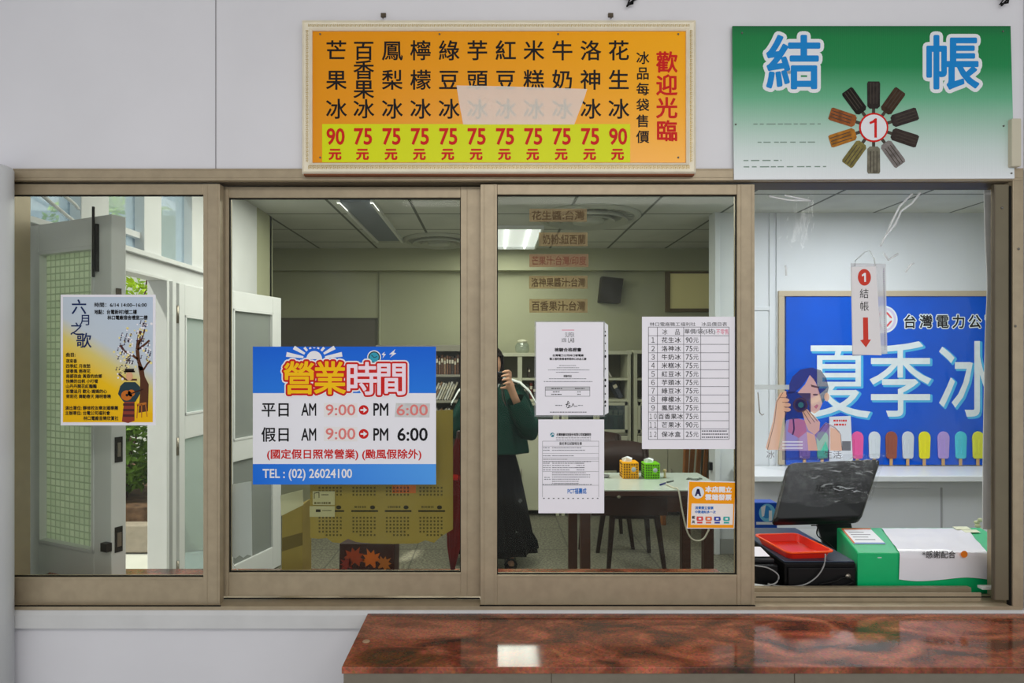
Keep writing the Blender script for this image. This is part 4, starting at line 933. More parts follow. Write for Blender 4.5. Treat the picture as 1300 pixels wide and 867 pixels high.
def cable(label, pts, r, mt, name='cable'):
    # smooth through the points
    out = []
    P_ = [pts[0]]+pts+[pts[-1]]
    for i in range(1, len(P_)-2):
        for k in range(6):
            t = k/6; a_, b_, c_, d_ = P_[i-1], P_[i], P_[i+1], P_[i+2]
            out.append(.5*((2*b_)+(c_-a_)*t+(2*a_-5*b_+4*c_-d_)*t*t+(3*b_-a_-3*c_+d_)*t**3))
    out.append(pts[-1]); m = MB(); m.tube(out, r, mt, n=6); tag(m.build(name), label, 'cable')
cable('grey cable looping in front of the black cash drawer', [P(1048, 703, zy(2.125)), P(1046, 718, zy(2.12)), P(1036, 733, zy(2.118)), P(1018, 743, zy(2.117)), P(990, 744, zy(2.118)), P(975, 741, zy(2.12))], .0022, GRC)
cable('black cable hanging from the monitor down the slanted stand', [P(1030, 667, zy(2.36)), P(1038, 668, zy(2.36)), P(1038, 680, zy(2.34)), P(1056, 694, zy(2.33)), P(1074, 722, zy(2.22)), P(1079, 738, zy(2.2))], .0025, CAB)
cable('thin grey cable curling beside the black receipt printer at the lower left of the hatch', [P(958, 718, zy(2.115)), P(975, 721, zy(2.115)), P(988, 730, zy(2.112)), P(985, 740, zy(2.112)), P(970, 744, zy(2.115))], .0022, GRC)
cable('black cable tangled between the cash drawer and the green box', [P(1040, 742, zy(2.12)), P(1060, 738, zy(2.118)), P(1072, 733, zy(2.118)), P(1084, 738, zy(2.12)), P(1068, 744, zy(2.12)), P(1055, 742, zy(2.12))], .0024, CAB)
m = MB(); m.extr([Vector((.87, zy(2.112), .751)), Vector((.965, zy(2.112), .751)), Vector((.955, zy(2.112), .757)), Vector((.93, zy(2.112), .776)), Vector((.87, zy(2.112), .79))], (0, -.0, 0.0), PAPER) if False else m.hexa([Vector((.872, .103, .7515)), Vector((.967, .103, .7515)), Vector((.935, .103, .782)), Vector((.872, .103, .79))], [Vector((.872, .112, .7515)), Vector((.967, .112, .7515)), Vector((.94, .112, .784)), Vector((.872, .112, .793))], mat('router_white', (212, 214, 212), .4))
tag(m.build('white_device', bevel=.002), 'small white device at the lower left corner of the open hatch', 'device')
# blue and white pack
bp_ = thing('tissue_pack', 'blue and white tissue pack behind the monitor at left', 'pack', P(972, 668, zy(2.85)))
Yb = zy(2.85)
p = Pl(Yb); p.slab(955, 638, 987, 671, .07, mat('pack_blue', (28, 78, 180), .35)); p.mb.build('wrapper', bp_, bevel=.004)
p = Pl(Yb); p.disc(974, 651, 10.5, mat('pack_cyan', (120, 196, 232), .4), 1, ry=11.5); p.disc(973, 650, 6, mat('pack_mid', (60, 140, 210), .4), 2, ry=8); p.poly([(966, 644), (972, 641), (970, 655), (967, 656)], WHITE, 3); p.rect(976, 648, 980, 661, WHITE, 3); p.rect(960, 662.5, 982, 666, WHITE, 1); p.mb.build('printed_label', bp_)
# green box
gb = thing('green_box', 'bright green box holding papers at the right of the hatch', 'box', P(1170, 747, zy(2.2)))
GBM = mat('box_green', (0, 180, 108), .35, spec=.5, noise=.03)
zf, zk = .892, .906
FL, FR, BR_, BL_ = Vector((1.237, zy(2.135), zf)), Vector((1.80, zy(2.135), zf-.002)), Vector((1.86, zy(2.40), zk)), Vector((1.312, zy(2.40), zk))
bot = [Vector((v.x, v.y, .7515)) for v in (FL, FR, BR_, BL_)]
MB().hexa(bot, [FL, FR, BR_, BL_], GBM).build('body', gb, bevel=.004)
def ontop(u, v_, h=.0008): return FL+(FR-FL)*u+((BL_+(BR_-BL_)*u)-(FL+(FR-FL)*u))*v_+Vector((0, 0, h))
MB().box(1.305, 1.318, zy(2.1335), zy(2.135), .874, .877, mat('pale_tape', (200, 220, 210), .5)).build('tape_tab', gb)
# draped paper with thank-you note
m = MB(); NP = 16; prof = []
for k in range(9): prof.append(('t', .93-.93*k/8))
rows = []
fyy = zy(2.135)-.003
for v_ in [.95-.95*k/9 for k in range(10)]: rows.append([ontop((.25+.055*v_)+(.53+.055*v_)*i/NP, v_, .0016+.0035*random.random()*(1 if 0 < v_ < .9 else .2)) for i in range(NP+1)])
for z in (.888, .875, .85, .825, .803): rows.append([Vector((1.237+.563*(.25+.53*i/NP)+.05*(i/NP-.3)*(.89-z)*2, fyy-.0015-.004*math.sin(i*.9)*(.89-z)*4, z-.006*math.sin(i*.4))) for i in range(NP+1)])
vs = [v for r in rows for v in r]
m.add(vs, [(j*(NP+1)+i, j*(NP+1)+i+1, (j+1)*(NP+1)+i+1, (j+1)*(NP+1)+i) for j in range(len(rows)-1) for i in range(NP)], mat('note_paper', (232, 230, 236), .3, spec=.5), True)
nt_ = tag(m.build('note_sheet'), 'white note sheet draped over the front of the green box', 'paper')
q = Pl(fyy-.008); q.fit('*感謝配合', 1171, 699, 1213, 708.5, INK, 1, .01); q.disc(1224, 703.5, 4.4, mat('orange_dot', (232, 128, 40), .5), 1); q.mb.build('thank_you_writing', nt_)
m = MB(); CB = mat('card_border', (226, 110, 50), .5)
def strip(u0, v0, u1, v1, mt, h0=.001, h1=.003): m.hexa([ontop(u0, v0, h0), ontop(u1, v0, h0), ontop(u1, v1, h0), ontop(u0, v1, h0)], [ontop(u0, v0, h1), ontop(u1, v0, h1), ontop(u1, v1, h1), ontop(u0, v1, h1)], mt)
strip(.02, .30, .22, .93, mat('card_white', (235, 235, 240), .5), .001, .003)
for a_, b_, c_, d_, mt in ((.02, .88, .22, .93, CB), (.02, .30, .03, .93, CB), (.02, .30, .22, .335, mat('card_blue', (80, 130, 200), .5))): strip(a_, b_, c_, d_, mt, .003, .0036)
for k in range(4): strip(.05, .45+.1*k, .18-.03*(k % 2), .47+.1*k, GREYINK, .003, .0033)
tag(m.build('bordered_card'), 'white card with a coloured border lying at the left end of the green box', 'card')
m = MB(); strip(.80, .86, .90, .98, mat('slip_cream', (224, 226, 196), .6), .004, .0056); strip(.83, .74, .93, .85, mat('slip_cream', (224, 226, 196), .6), .004, .005)
tag(m.build('paper_slip'), 'pale yellow paper slips at the back right of the green box', 'paper')
vz = P(1246, 655, zy(2.5)); m = MB(); m.lathe([(.012, 0), (.009, .03), (.003, .06), (.002, .10)], (vz.x-.01, vz.y, .751), mat('dark_stem', (90, 92, 84), .5), n=10)
m.box(vz.x-.018, vz.x-.002, vz.y-.008, vz.y+.008, .75, .751, BLACKP)
for k in range(6): m.ball((vz.x-.008+.008*math.cos(k), vz.y+.006*math.sin(k*2), .85+.012*k), .011, mat('flower_pale', (206, 210, 170), .6), sz=.7, n=8)
tag(m.build('dried_flower'), 'small dried pale flower on a dark stem behind the green box', 'flower')

# ================================================================ BOOTH BACK WALL
Zb = YP
bn = thing('blue_banner', 'big blue ice promotion board with hand-brushed white characters in a wood frame', 'banner', P(1150, 590, Zb))
FRW = mat('pale_wood_frame', (186, 172, 148), .5)
yb = Zb-.02
def BP(px, py): return P(px, py, yb)
p = Pl(yb); BX1 = 1330
p.slab(998, 375, BX1, 590, .018, mat('banner_blue', (0, 84, 204), .35, noise=.06, nscale=5)); p.mb.build('board', bn)
p = Pl(yb-.012)
for a_, b_, c_, d_ in ((989, 369, BX1+4, 376), (989, 376.1, 996, 590)): p.slab(a_, b_, c_, d_, .03, FRW)
p.mb.build('frame', bn, bevel=.003)
p = Pl(yb); BWH = mat('banner_white', (222, 232, 236), .6, noise=.05); BCY = mat('banner_cyan', (74, 176, 226), .6)
for t, x, y in (('夏', 1066, 483), ('季', 1144, 482), ('冰', 1232, 482)): p.cell(t, x+1.2, y+.6, 84, 104, BCY, 1, .016)
p.mb.build('cyan_brush_edge', bn)
p = Pl(yb)
for t, x, y in (('夏', 1066, 483), ('季', 1144, 482), ('冰', 1232, 482)): p.cell(t, x-1, y-1, 84, 104, BWH, 3, .004)
p.mb.build('white_brush_characters', bn)
p = Pl(yb)
for i, t in enumerate('台灣電力公司'): p.cell(t, 1155+20.6*i, 408, 17, 18, BWH, 3, .09)
p.mb.build('caption_outline', bn)
p = Pl(yb)
for i, t in enumerate('台灣電力公司'): p.cell(t, 1155+20.6*i, 408, 17, 18, INK, 5, .02)
p.mb.build('black_caption', bn)
p = Pl(yb); p.disc(1122, 405.5, 17.5, BWH, 1).disc(1122, 405.5, 15.6, mat('emblem_lilac', (206, 196, 226), .5), 2).disc(1122, 405.5, 12.6, BWH, 3)
EM = mat('emblem_red', (214, 84, 90), .5)
for (sx_, sy_) in ((1, 1), (1, -1), (-1, 1), (-1, -1)): p.poly([(1122+sx_*2, 405.5+sy_*10), (1122+sx_*5, 405.5+sy_*9), (1122+sx_*10, 405.5+sy_*3), (1122+sx_*10.5, 405.5+sy_*1), (1122+sx_*8, 405.5+sy_*2), (1122+sx_*3, 405.5+sy_*7.5)], EM, 4)
p.mb.build('emblem', bn)
# ice lolly cut-outs along the lower edge
PC = [(1021, (140, 110, 190), 'violet', 'leftmost, half behind the illustrated photographer'), (1043.5, (90, 200, 170), 'mint green', 'between the violet one and the white card'), (1088, (232, 92, 160), 'pink', 'right of the white card'), (1109.5, (214, 220, 226), 'white', 'between the pink and the brown ones'), (1131, (150, 78, 58), 'brown', 'between two white ones'), (1152, (206, 212, 220), 'pale white', 'between the brown and the yellow ones'), (1173, (234, 226, 20), 'bright yellow', 'between the white and the lilac ones'), (1197, (176, 150, 214), 'lilac', 'between the yellow and the turquoise ones'), (1219, (70, 196, 212), 'turquoise', 'second from the right'), (1241, (214, 216, 70), 'lime yellow', 'rightmost')]
for cx, c, nm, wh in PC:
    v = P(cx, 590, yb-.004)
    ic = thing('ice_lolly', '%s ice lolly on the blue board, %s' % (nm, wh), 'ice lolly', v, 'ice lolly cut-outs along the blue board')
    mt = mat('lolly_'+nm.replace(' ', '_'), c, .5)
    q = Pl(yb-.004); pts = [(cx-6.5, 580), (cx-7.4, 556)]+[(cx-7.2*math.cos(math.radians(t)), 555-7.5*math.sin(math.radians(t))) for t in range(10, 180, 20)]+[(cx+7.4, 556), (cx+6.5, 580), (cx+5, 582), (cx-5, 582)]
    q.mb.extr([q.pt(x, y) for x, y in pts], (0, -.012, 0), mt); q.mb.build('ice', ic, bevel=.003)
    q = Pl(yb-.016)
    for o_ in (-2.6, 2.6): q.mb.extr([q.pt(cx+o_-.8, 576), q.pt(cx+o_-.8, 558), q.pt(cx+o_+.8, 558), q.pt(cx+o_+.8, 576)], (0, -.004, 0), mt)
    q.mb.build('ridge', ic)
    q = Pl(yb-.006); q.mb.extr([q.pt(cx-1.8, 591), q.pt(cx-1.8, 582), q.pt(cx+1.8, 582), q.pt(cx+1.8, 591)], (0, -.006, 0), mat('lolly_stick', (200, 160, 110), .6)); q.mb.build('stick', ic)
p = Pl(yb-.03); p.mb.extr([p.pt(1053, 529), p.pt(1080, 528), p.pt(1083, 590), p.pt(1053, 590)], (0, .004, 0), mat('card_pale', (216, 218, 226), .6)); wc = tag(p.mb.build('white_card'), 'white notice card standing before the blue board beside the illustrated photographer', 'card')
q = Pl(yb-.03); dots(q, 1058, 1075, 534, 2.4, RED); dots(q, 1059, 1074, 539, 2.4, RED); q.mb.build('red_lettering', wc); q = Pl(yb-.03); q.rect(1069, 560, 1080, 572, GREYINK, 1); q.mb.build('printed_text', wc)
# low white cabinet with ledge
lc = thing('low_cabinet', 'low white cabinet with a ledge top under the blue board', 'cabinet', P(1130, 690, zy(4.62)))
WC = mat('cabinet_white', (206, 210, 216), .45, noise=.02, nscale=4)
MB().box(1.93, 4.2, zy(4.64), YP-.016, .001, .655, WC).build('body', lc, bevel=.004)
MB().box(1.90, 4.22, zy(4.56), YP-.016, .655, .70, mat('ledge_white', (216, 220, 224), .35)).build('ledge_top', lc, bevel=.006)
m = MB(); m.box(2.55, 3.2, zy(4.62), zy(4.64), .60, .648, WC); m.build('ledge_bracket', lc, bevel=.003)
for x in (2.62, 3.3): MB().box(x, x+.012, zy(4.635), zy(4.64), .02, .60, mat('seam_grey', (160, 162, 166), .6)).build('panel_seam', lc)
# panel lines left of the banner
m = MB(); 
for a_, b_ in ((976, 981), (985, 989)): m.box(P(a_, 0, YP).x, P(b_, 0, YP).x, YP-.012, YP, .0, CE, BOOTHW)
m.box(P(955, 0, YP).x, P(979, 0, YP).x, YP-.01, YP, P(0, 394, YP).z, P(0, 389, YP).z, BOOTHW); struct(m.build('trim_7', bevel=.002))
m = MB(); m.box(1.76, 1.80, YP-.02, YP, 0, CE, BOOTHW); m.box(1.76, 2.0, YP-.014, YP, 0, .12, mat('skirting_grey', (150, 152, 150), .6)); struct(m.build('baseboard_partition', bevel=.003))
m = MB(); m.box(.0, .001, 0, .001, 0, .001, BLACKP) if False else m.box(1.735, 1.76, YP+.03, YP+.07, P(0, 598, YP).z, P(0, 588, YP).z, BLACKP); tag(m.build('wall_switch', bevel=.002), 'small black switch on the end of the white partition above the table', 'switch')
# ================================================================ BACK ROOM
# ceiling light and round vents
cl = thing('ceiling_light', 'bright fluorescent ceiling light panel seen through the third window', 'lamp', (.13, zy(6.07), CE))
fr = MB(); X0, X1, Y0, Y1 = -.17, .43, zy(5.5), zy(6.5)
WL = mat('lamp_white', (226, 228, 226), .4)
for a_ in ((X0-.02, X0, Y0, Y1), (X1, X1+.02, Y0, Y1), (X0-.02, X1+.02, Y0-.02, Y0), (X0-.02, X1+.02, Y1, Y1+.02)): fr.box(*a_, CE-.03, CE-.001, WL)
fr.build('frame', cl)
MB().box(X0, X1, Y0, Y1, CE-.006, CE-.002, mat('lamp_reflector', (240, 244, 244), .3, emit=.7)).build('reflector', cl)
for k in range(3):
    x = X0+.1+.2*k; MB().tube([(x, Y0+.03, CE-.02), (x, Y1-.03, CE-.02)], .013, mat('lit_tube', (250, 252, 250), .4, emit=1.8), n=10).build('tube', cl)
VW = mat('vent_white', (188, 190, 178), .6); VD = mat('vent_dark', (96, 98, 88), .8)
def vent(x, Z, r, label):
    t = thing('ceiling_vent', label, 'vent', (x, zy(Z), CE), 'round ceiling vents')
    MB().lathe([(r, 0), (r, -.012), (r*.94, -.03), (r*.90, -.03), (r*.86, -.012)], (x, zy(Z), CE), VW, n=40).build('outer_ring', t)
    MB().lathe([(r*.9, -.004), (0.01, -.004)], (x, zy(Z), CE), VD, n=40).build('dark_throat', t)
    for q_ in (.66, .42): MB().lathe([(r*q_, -.008), (r*(q_+.1), -.05), (r*(q_+.08), -.055), (r*(q_-.02), -.012)], (x, zy(Z), CE), VW, n=40).build('cone_ring', t)
    MB().lathe([(r*.3, -.02), (r*.3, -.055), (r*.1, -.07), (.004, -.072)], (x, zy(Z), CE), VW, n=32).build('centre_plate', t)
    m = MB()
    for k in range(36):
        a_ = 6.283*k/36; c, s = math.cos(a_), math.sin(a_)
        m.tube([(x+c*r*.3, zy(Z)+s*r*.3, CE-.016), (x+c*r*.9, zy(Z)+s*r*.9, CE-.016)], .006, VW, n=4)
    m.build('radial_fins', t)
vent(.78, 5.12, .42, 'large round ceiling vent with radial fins over the third window, right of the light')
vent(-.52, 6.12, .34, 'round ceiling vent near the back wall, top right of the second window')
m = MB(); m.box(P(433, 0, zy(4.6)).x, P(433, 0, zy(4.6)).x+.22, zy(4.58), zy(6.1), CE-.02, CE, mat('unlit_lamp', (140, 146, 156), .7)); 
for dx in (-.02, .22): m.box(P(433, 0, zy(4.6)).x+dx, P(433, 0, zy(4.6)).x+dx+.02, zy(4.56), zy(6.12), CE-.035, CE, WL)
tag(m.build('unlit_ceiling_light'), 'unlit long ceiling light panel in the second window', 'lamp')
# wall details
yw = YBk+.06
spk = thing('wall_speaker', 'dark olive speaker box hanging tilted on the back wall', 'speaker', P(776, 385, yw-.1))
SPM = mat('speaker_olive', (50, 46, 26), .7)
ys = yw-.12; q = Pl(ys); q.mb.extr([q.pt(764, 350.5), q.pt(792, 353.5), q.pt(787.5, 385), q.pt(760.5, 383)], (0, .12, 0), SPM); q.mb.build('case', spk, bevel=.006)
q = Pl(ys-.001); q.mb.extr([q.pt(766.5, 353), q.pt(789.5, 355.5), q.pt(785.5, 382.5), q.pt(763, 380.5)], (0, .002, 0), mat('speaker_cloth', (44, 40, 24), .9, noise=.2, nscale=200)); q.mb.build('grille_cloth', spk)
wn = sthing('window_8', P(880, 394, yw)); FB = mat('brown_frame', (112, 98, 70), .5)
q = Pl(yw-.03)
for a_ in ((845, 344, 851, 396), (851, 391.5, 930, 396), (851, 344, 930, 347)): q.slab(*a_, .03, FB)
q.mb.build('frame', wn, bevel=.003)
q = Pl(yw-.012); q.slab(850, 346, 930, 392, .012, mat('glowing_yellow_pane', (214, 204, 146), .25, emit=.10)); q.mb.build('glass_pane', wn)  # pane glows a little to stand for the lit wall beyond
bd = thing('notice_board', 'plain dark grey board on the back wall above the opening hours sign', 'board', P(417, 520, yw-.02))
q = Pl(yw-.02); q.slab(345, 405.5, 477, 540, .02, mat('board_grey', (112, 108, 100), .8, noise=.04, nscale=4)); q.mb.build('panel', bd)
q = Pl(yw-.025)
for a_ in ((343, 403.5, 479, 406), (476, 405, 479, 541), (343, 405, 346, 541)): q.slab(*a_, .025, mat('board_edge', (96, 94, 84), .6))
q.mb.build('edge_frame', bd)
m = MB(); v = P(482, 0, yw-.012); m.tube([(v.x, v.y, 0), (v.x, v.y, P(0, 342, yw).z)], .012, WALLIN, n=8); tag(m.build('conduit_pipe'), 'thin painted pipe running down the back wall right of the grey board', 'pipe')

# ---------------------------------------------------------------- bookcases and books
def bookcase(name, label, x0, x1, Zf, dep, ztop, shelves, mt, doors=None, base=.0, toph=.035, mid=None):
    Y0, Y1 = zy(Zf), zy(Zf)+dep; t = thing(name, label, 'bookcase', ((x0+x1)/2, (Y0+Y1)/2, 0)); s = .032
    MB().box(x0, x0+s, Y0, Y1, 0, ztop, mt).build('side_panel', t, bevel=.002); MB().box(x1-s, x1, Y0, Y1, 0, ztop, mt).build('side_panel', t, bevel=.002)
    MB().box(x0-.006, x1+.006, Y0-.01, Y1, ztop-.0, ztop+toph, mt).build('top_panel', t, bevel=.003)
    MB().box(x0+s, x1-s, Y1-.012, Y1, 0, ztop, mat(name+'_back_tone', (112, 110, 92), .7)).build('back_panel', t)
    for z in shelves: MB().box(x0+s, x1-s, Y0+.012, Y1-.012, z-.022, z, mt).build('shelf', t)
    if mid: MB().box(mid-.022, mid+.022, Y0-.002, Y0+.03, base, ztop, mt).build('centre_post', t, bevel=.002)
    if doors:
        z0, z1, glass = doors; n = 2
        for k in range(n):
            a_ = x0+s+(x1-x0-2*s)*k/n; b_ = x0+s+(x1-x0-2*s)*(k+1)/n
            d = MB().box(a_+.003, b_-.003, Y0-.012, Y0+.006, z0, z1, mt).build('lower_door', t, bevel=.002)
            MB().tube([((a_ if k else b_)+(.03 if k else -.03), Y0-.024, (z0+z1)/2-.04), ((a_ if k else b_)+(.03 if k else -.03), Y0-.024, (z0+z1)/2+.04)], .005, STEEL, n=6).build('handle', d)
            m = MB()
            for e in ((a_+.002, a_+.03, glass[0], glass[1]), (b_-.03, b_-.002, glass[0], glass[1]), (a_, b_, glass[0], glass[0]+.03), (a_, b_, glass[1]-.03, glass[1])): m.box(e[0], e[1], Y0-.012, Y0+.004, e[2], e[3], mt)
            g = m.build('glass_door', t)
            MB().box(a_+.03, b_-.03, Y0-.005, Y0-.002, glass[0]+.03, glass[1]-.03, GLASSIN).build('pane', g)
    return t
BGREY = mat('bookcase_grey', (150, 146, 132), .6); 
zfr = 6.0
def zat(py, Z): return CZ-(py-CY)*Z/F
def xat(px, Z): return (px-CX)*Z/F
bookcase('open_bookcase', 'grey bookcase full of books in the second window, right of the opening hours sign', xat(478, zfr), xat(598, zfr), zfr, .32, zat(446, zfr), [zat(y, zfr) for y in (475.5, 508.5, 541, 590)], BGREY, toph=.06)
za = 6.2
cz = [zat(y, za) for y in (480, 507, 549)]
bookcase('cream_bookcase', 'cream bookcase with a jar on top, behind the person', xat(606, za), xat(710, za), za, .36, zat(452.5, za), cz, CREAMP, doors=(.06, cz[2]-.03, (cz[2]+.0, zat(508, za)-.02)), mid=xat(660, za))
bookcase('cream_bookcase', 'cream bookcase partly behind the certificate sleeve', xat(713, za), xat(801, za), za, .36, zat(450, za), cz, CREAMP, doors=(.06, cz[2]-.03, (cz[2]+.0, zat(508, za)-.02)))
bookcase('cream_bookcase', 'cream bookcase mostly hidden behind the price list', xat(805, za), xat(890, za), za, .36, zat(449, za), cz, CREAMP, doors=(.06, cz[2]-.03, (cz[2]+.0, zat(508, za)-.02)))
jar = thing('glass_jar', 'round glass jar with a lid on top of the cream bookcase', 'jar', (xat(664, za), zy(za)+.15, zat(452.5, za)+.035))
jc = ORG[jar.name]; JG = film('jar_glass', (225, 232, 226), .12, .12)
MB().lathe([(.05, 0), (.07, .02), (.072, .07), (.055, .10), (.045, .105)], jc, JG, n=20).build('body', jar); MB().lathe([(.05, .105), (.05, .125), (.02, .135), (.004, .136)], jc, mat('jar_lid', (206, 204, 180), .5), n=20).build('lid', jar)
BC = [(96, 66, 48), (168, 160, 140), (120, 84, 60), (70, 60, 54), (196, 190, 176), (140, 110, 84), (84, 90, 84), (206, 204, 196), (110, 52, 44)]
book_n = {}
def book(base, wd, h, dep, c, label, tilt=0, group='books'):
    key_ = 'bk%s' % (c,)
    mt = mat('book_cover_%d_%d_%d' % c, c, .6, noise=.08, nscale=30)
    if key_ not in book_n:
        b = thing('book', label, 'book', base, group)
        o0 = Vector(base)
        m = MB()
        m.box(o0.x, o0.x+.004, o0.y, o0.y+.15, o0.z, o0.z+.2, mt); m.box(o0.x+.026, o0.x+.03, o0.y, o0.y+.15, o0.z, o0.z+.2, mt); m.box(o0.x, o0.x+.03, o0.y, o0.y+.004, o0.z, o0.z+.2, mt); m.build('cover', b, bevel=.001)
        MB().box(o0.x+.004, o0.x+.026, o0.y+.004, o0.y+.147, o0.z+.004, o0.z+.196, mat('book_pages', (206, 200, 180), .8)).build('pages', b)
        MB().box(o0.x+.003, o0.x+.027, o0.y-.0006, o0.y, o0.z+.12, o0.z+.16, mat('spine_label', (214, 206, 184), .7)).build('spine_label', b)
        book_n[key_] = b
    else: b = copy_tree(book_n[key_], base, label)
    b['group'] = group; b.scale = (wd/.03, dep/.15, h/.2); b.rotation_euler = (0, tilt, 0)
    return b
ORD = ['first', 'second', 'third', 'fourth', 'fifth', 'sixth', 'seventh', 'eighth', 'ninth', 'tenth', 'eleventh', 'twelfth']
rows = [(475.5, 'top', [0, 3, 0, 2, 0, 5, 2, 0, 3, 2, 0], 0, .17), (508.5, 'middle', [4, 5, 7, 4, 1, 7, 4, 1], .42, .17), (541, 'lower', [1, 4, 7, 5, 4, 1, 7, 3], -.42, .17)]
for py, rn, cs, tilt, h in rows:
    x = xat(546, zfr) if tilt >= 0 else xat(560, zfr)-.02
    z = zat(py, zfr)
    for i, k in enumerate(cs):
        wd = .022 if not tilt else .02
        if x+wd+(h*math.sin(tilt) if tilt > 0 else 0) > xat(594, zfr): break
        st_w = {0: 'dark brown', 1: 'beige', 2: 'brown', 3: 'black', 4: 'white', 5: 'tan', 7: 'off-white'}[k]
        nm = '%s %s book, %s from the left on the %s shelf of the grey bookcase' % (st_w, 'upright' if not tilt else 'leaning', ORD[i], rn)
        hh = h+random.uniform(-.015, .02)
        book((x, zy(zfr)+.05, z+(wd*abs(math.sin(tilt)) if tilt > 0 else .0)+.001), wd, hh, .18, BC[k], nm, tilt, 'books on the %s shelf of the grey bookcase' % rn)
        x += wd/math.cos(tilt)+.003
# sparse contents of the cream bookcases
z1, z2, z3 = cz
book((xat(671, za), zy(za)+.06, z1+.001), .02, .10, .18, BC[3], 'dark book lying low behind glass beside the person, upper shelf', 0, 'items on the cream bookcases')
for i in range(5): book((xat(664+4.4*i, za), zy(za)+.06, z2+.001), .03, .12+.02*(i % 3), .18, BC[(3, 6, 8, 3, 0)[i]], '%s dark binder from the left in a row right of the person, cream bookcase' % ORD[i], 0, 'binders in the cream bookcase beside the person')
book((xat(777, za), zy(za)+.08, z1+.002), .02, .19, .18, BC[4], 'white leaning book on upper shelf of the cream bookcase, beside the sleeve holes', -.55, 'items on the cream bookcases')
book((xat(788, za), zy(za)+.08, z2+.002), .05, .18, .2, (70, 74, 84), 'slate grey leaning binder on second shelf, right of the certificate', -.5, 'items on the cream bookcases')
for i, (c, nm) in enumerate((((74, 128, 132), 'teal'), ((60, 104, 120), 'dark teal'), ((96, 140, 136), 'pale teal'), ((70, 116, 120), 'grey-teal'))):
    book((xat(767+6.6*i, za), zy(za)+.06, z3+.001), .046, .27, .2, c, '%s file box, %s from the left low behind glass right of the certificate' % (nm, ORD[i]), 0, 'teal file boxes')
for i, (c, nm) in enumerate((((52, 100, 104), 'teal'), ((150, 150, 70), 'olive yellow'))):
    book((xat(667+9*i, za), zy(za)+.06, z3+.001), .06, .25, .2, c, '%s file box beside the dark green sleeve of the person' % nm, 0, 'file boxes beside the person')

# ---------------------------------------------------------------- table
tb = thing('table', 'dark wooden table with a white glossy top in third window', 'table', (.95, zy(4.07), 0))
TX0, TX1, TY0, TY1 = .46, 1.42, zy(3.784), zy(4.36)
MB().box(TX0, TX1, TY0, TY1, .722, .752, DWOOD).build('tabletop', tb, bevel=.004)
MB().box(TX0+.002, TX1-.002, TY0+.002, TY1-.002, .752, .760, mat('glossy_white_cover', (206, 216, 206), .15, spec=.6, noise=.05, nscale=6)).build('white_cover', tb, bevel=.002)
for x, y in ((TX0+.075, TY0+.02), (TX1-.14, TY0+.02), (TX0+.06, TY1-.08), (TX1-.13, TY1-.08)): MB().box(x, x+.058, y, y+.058, 0, .722, DWOOD).build('leg', tb, bevel=.003)
MB().box(TX0+.07, TX1-.08, TY0+.03, TY0+.05, .62, .722, DWOOD).build('apron', tb); 
for x in (TX0+.08, TX1-.13): MB().box(x, x+.02, TY0+.05, TY1-.04, .63, .722, DWOOD).build('side_apron', tb)
d = MB().box(TX0+.14, TX1-.36, TY0+.022, TY0+.034, .60, .712, mat('drawer_wood', (52, 32, 26), .4)).build('drawer', tb, bevel=.003)
v = P(785, 629.5, TY0+.02); MB().lathe([(.006, 0), (.012, -.012), (.012, -.018), (.004, -.022)], v, mat('knob_grey', (150, 146, 128), .4), n=14, ax='y').build('knob', d)
def tissue(name, label, px0, px1, c, Z):
    x0, x1 = xat(px0, Z), xat(px1, Z); s = x1-x0; b = thing(name, label, 'tissue box', ((x0+x1)/2, zy(Z)+s/2, .761)); Y = zy(Z)
    mt = mat('basket_%d' % c[0], c, .4); dk_ = mat('basket_hole_%d' % c[0], tuple(int(q_*.45) for q_ in c), .6)
    MB().box(x0, x1, Y, Y+s, .761, .761+s*1.02, mt).build('basket', b, bevel=.004)
    m = MB()
    for i in range(6):
        for j in range(6):
            if 1 < j < 5 and 2 < i < 5: continue
            cx_ = x0+s*(i+.75)/6.5; cz_ = .761+s*(j+.7)/6.5; m.box(cx_-s*.045, cx_+s*.045, Y-.0015, Y+.002, cz_-s*.045, cz_+s*.045, dk_)
            m.box(x0-.0015, x0+.002, Y+s*(i+.7)/6.5-s*.045, Y+s*(i+.7)/6.5+s*.045, cz_-s*.045, cz_+s*.045, dk_)
    m.build('holes', b)
    m = MB(); cx_, cz_ = x0+s*.68, .761+s*.58; m.lathe([(s*.15, 0), (s*.14, -.003)], (cx_, Y-.0016, cz_), mat('badge_grey', (176, 184, 188), .5), n=14, ax='y'); m.build('badge', b)
    m = MB(); c0 = Vector((x0+s*.36, Y+s*.45, .761+s*1.0)); pts = [c0+Vector((s*.3*math.cos(k*1.05), s*.2*math.sin(k*1.05), 0)) for k in range(6)]
    top_ = [c0+Vector((s*.36*math.cos(k*1.05+.3), s*.22*math.sin(k*1.05+.3), s*(.22+.10*math.sin(2.1*k)))) for k in range(6)]
    m.hexa(pts, top_, mat('tissue_white', (234, 238, 244), .9)); m.build('tissue', b)
tissue('tissue_box', 'orange plastic basket tissue box on the table', 790.5, 811, (250, 176, 10), 4.13)
tissue('tissue_box', 'lime green plastic basket tissue box on the table', 818.5, 838, (120, 206, 20), 4.12)
def pen(label, a_, b_, c):
    m = MB(); a_, b_ = Vector(a_), Vector(b_); m.tube([a_, a_+(b_-a_)*.82], .005, mat('pen_%d' % c[2], c, .4), n=8); m.tube([a_+(b_-a_)*.82, b_], .004, STEEL, n=8, r1=.001); tag(m.build('pen'), label, 'pen')
def ont(px, py, h=.765): Z = (CZ-h)*F/(py-CY); return Vector((xat(px, Z), zy(Z), h))
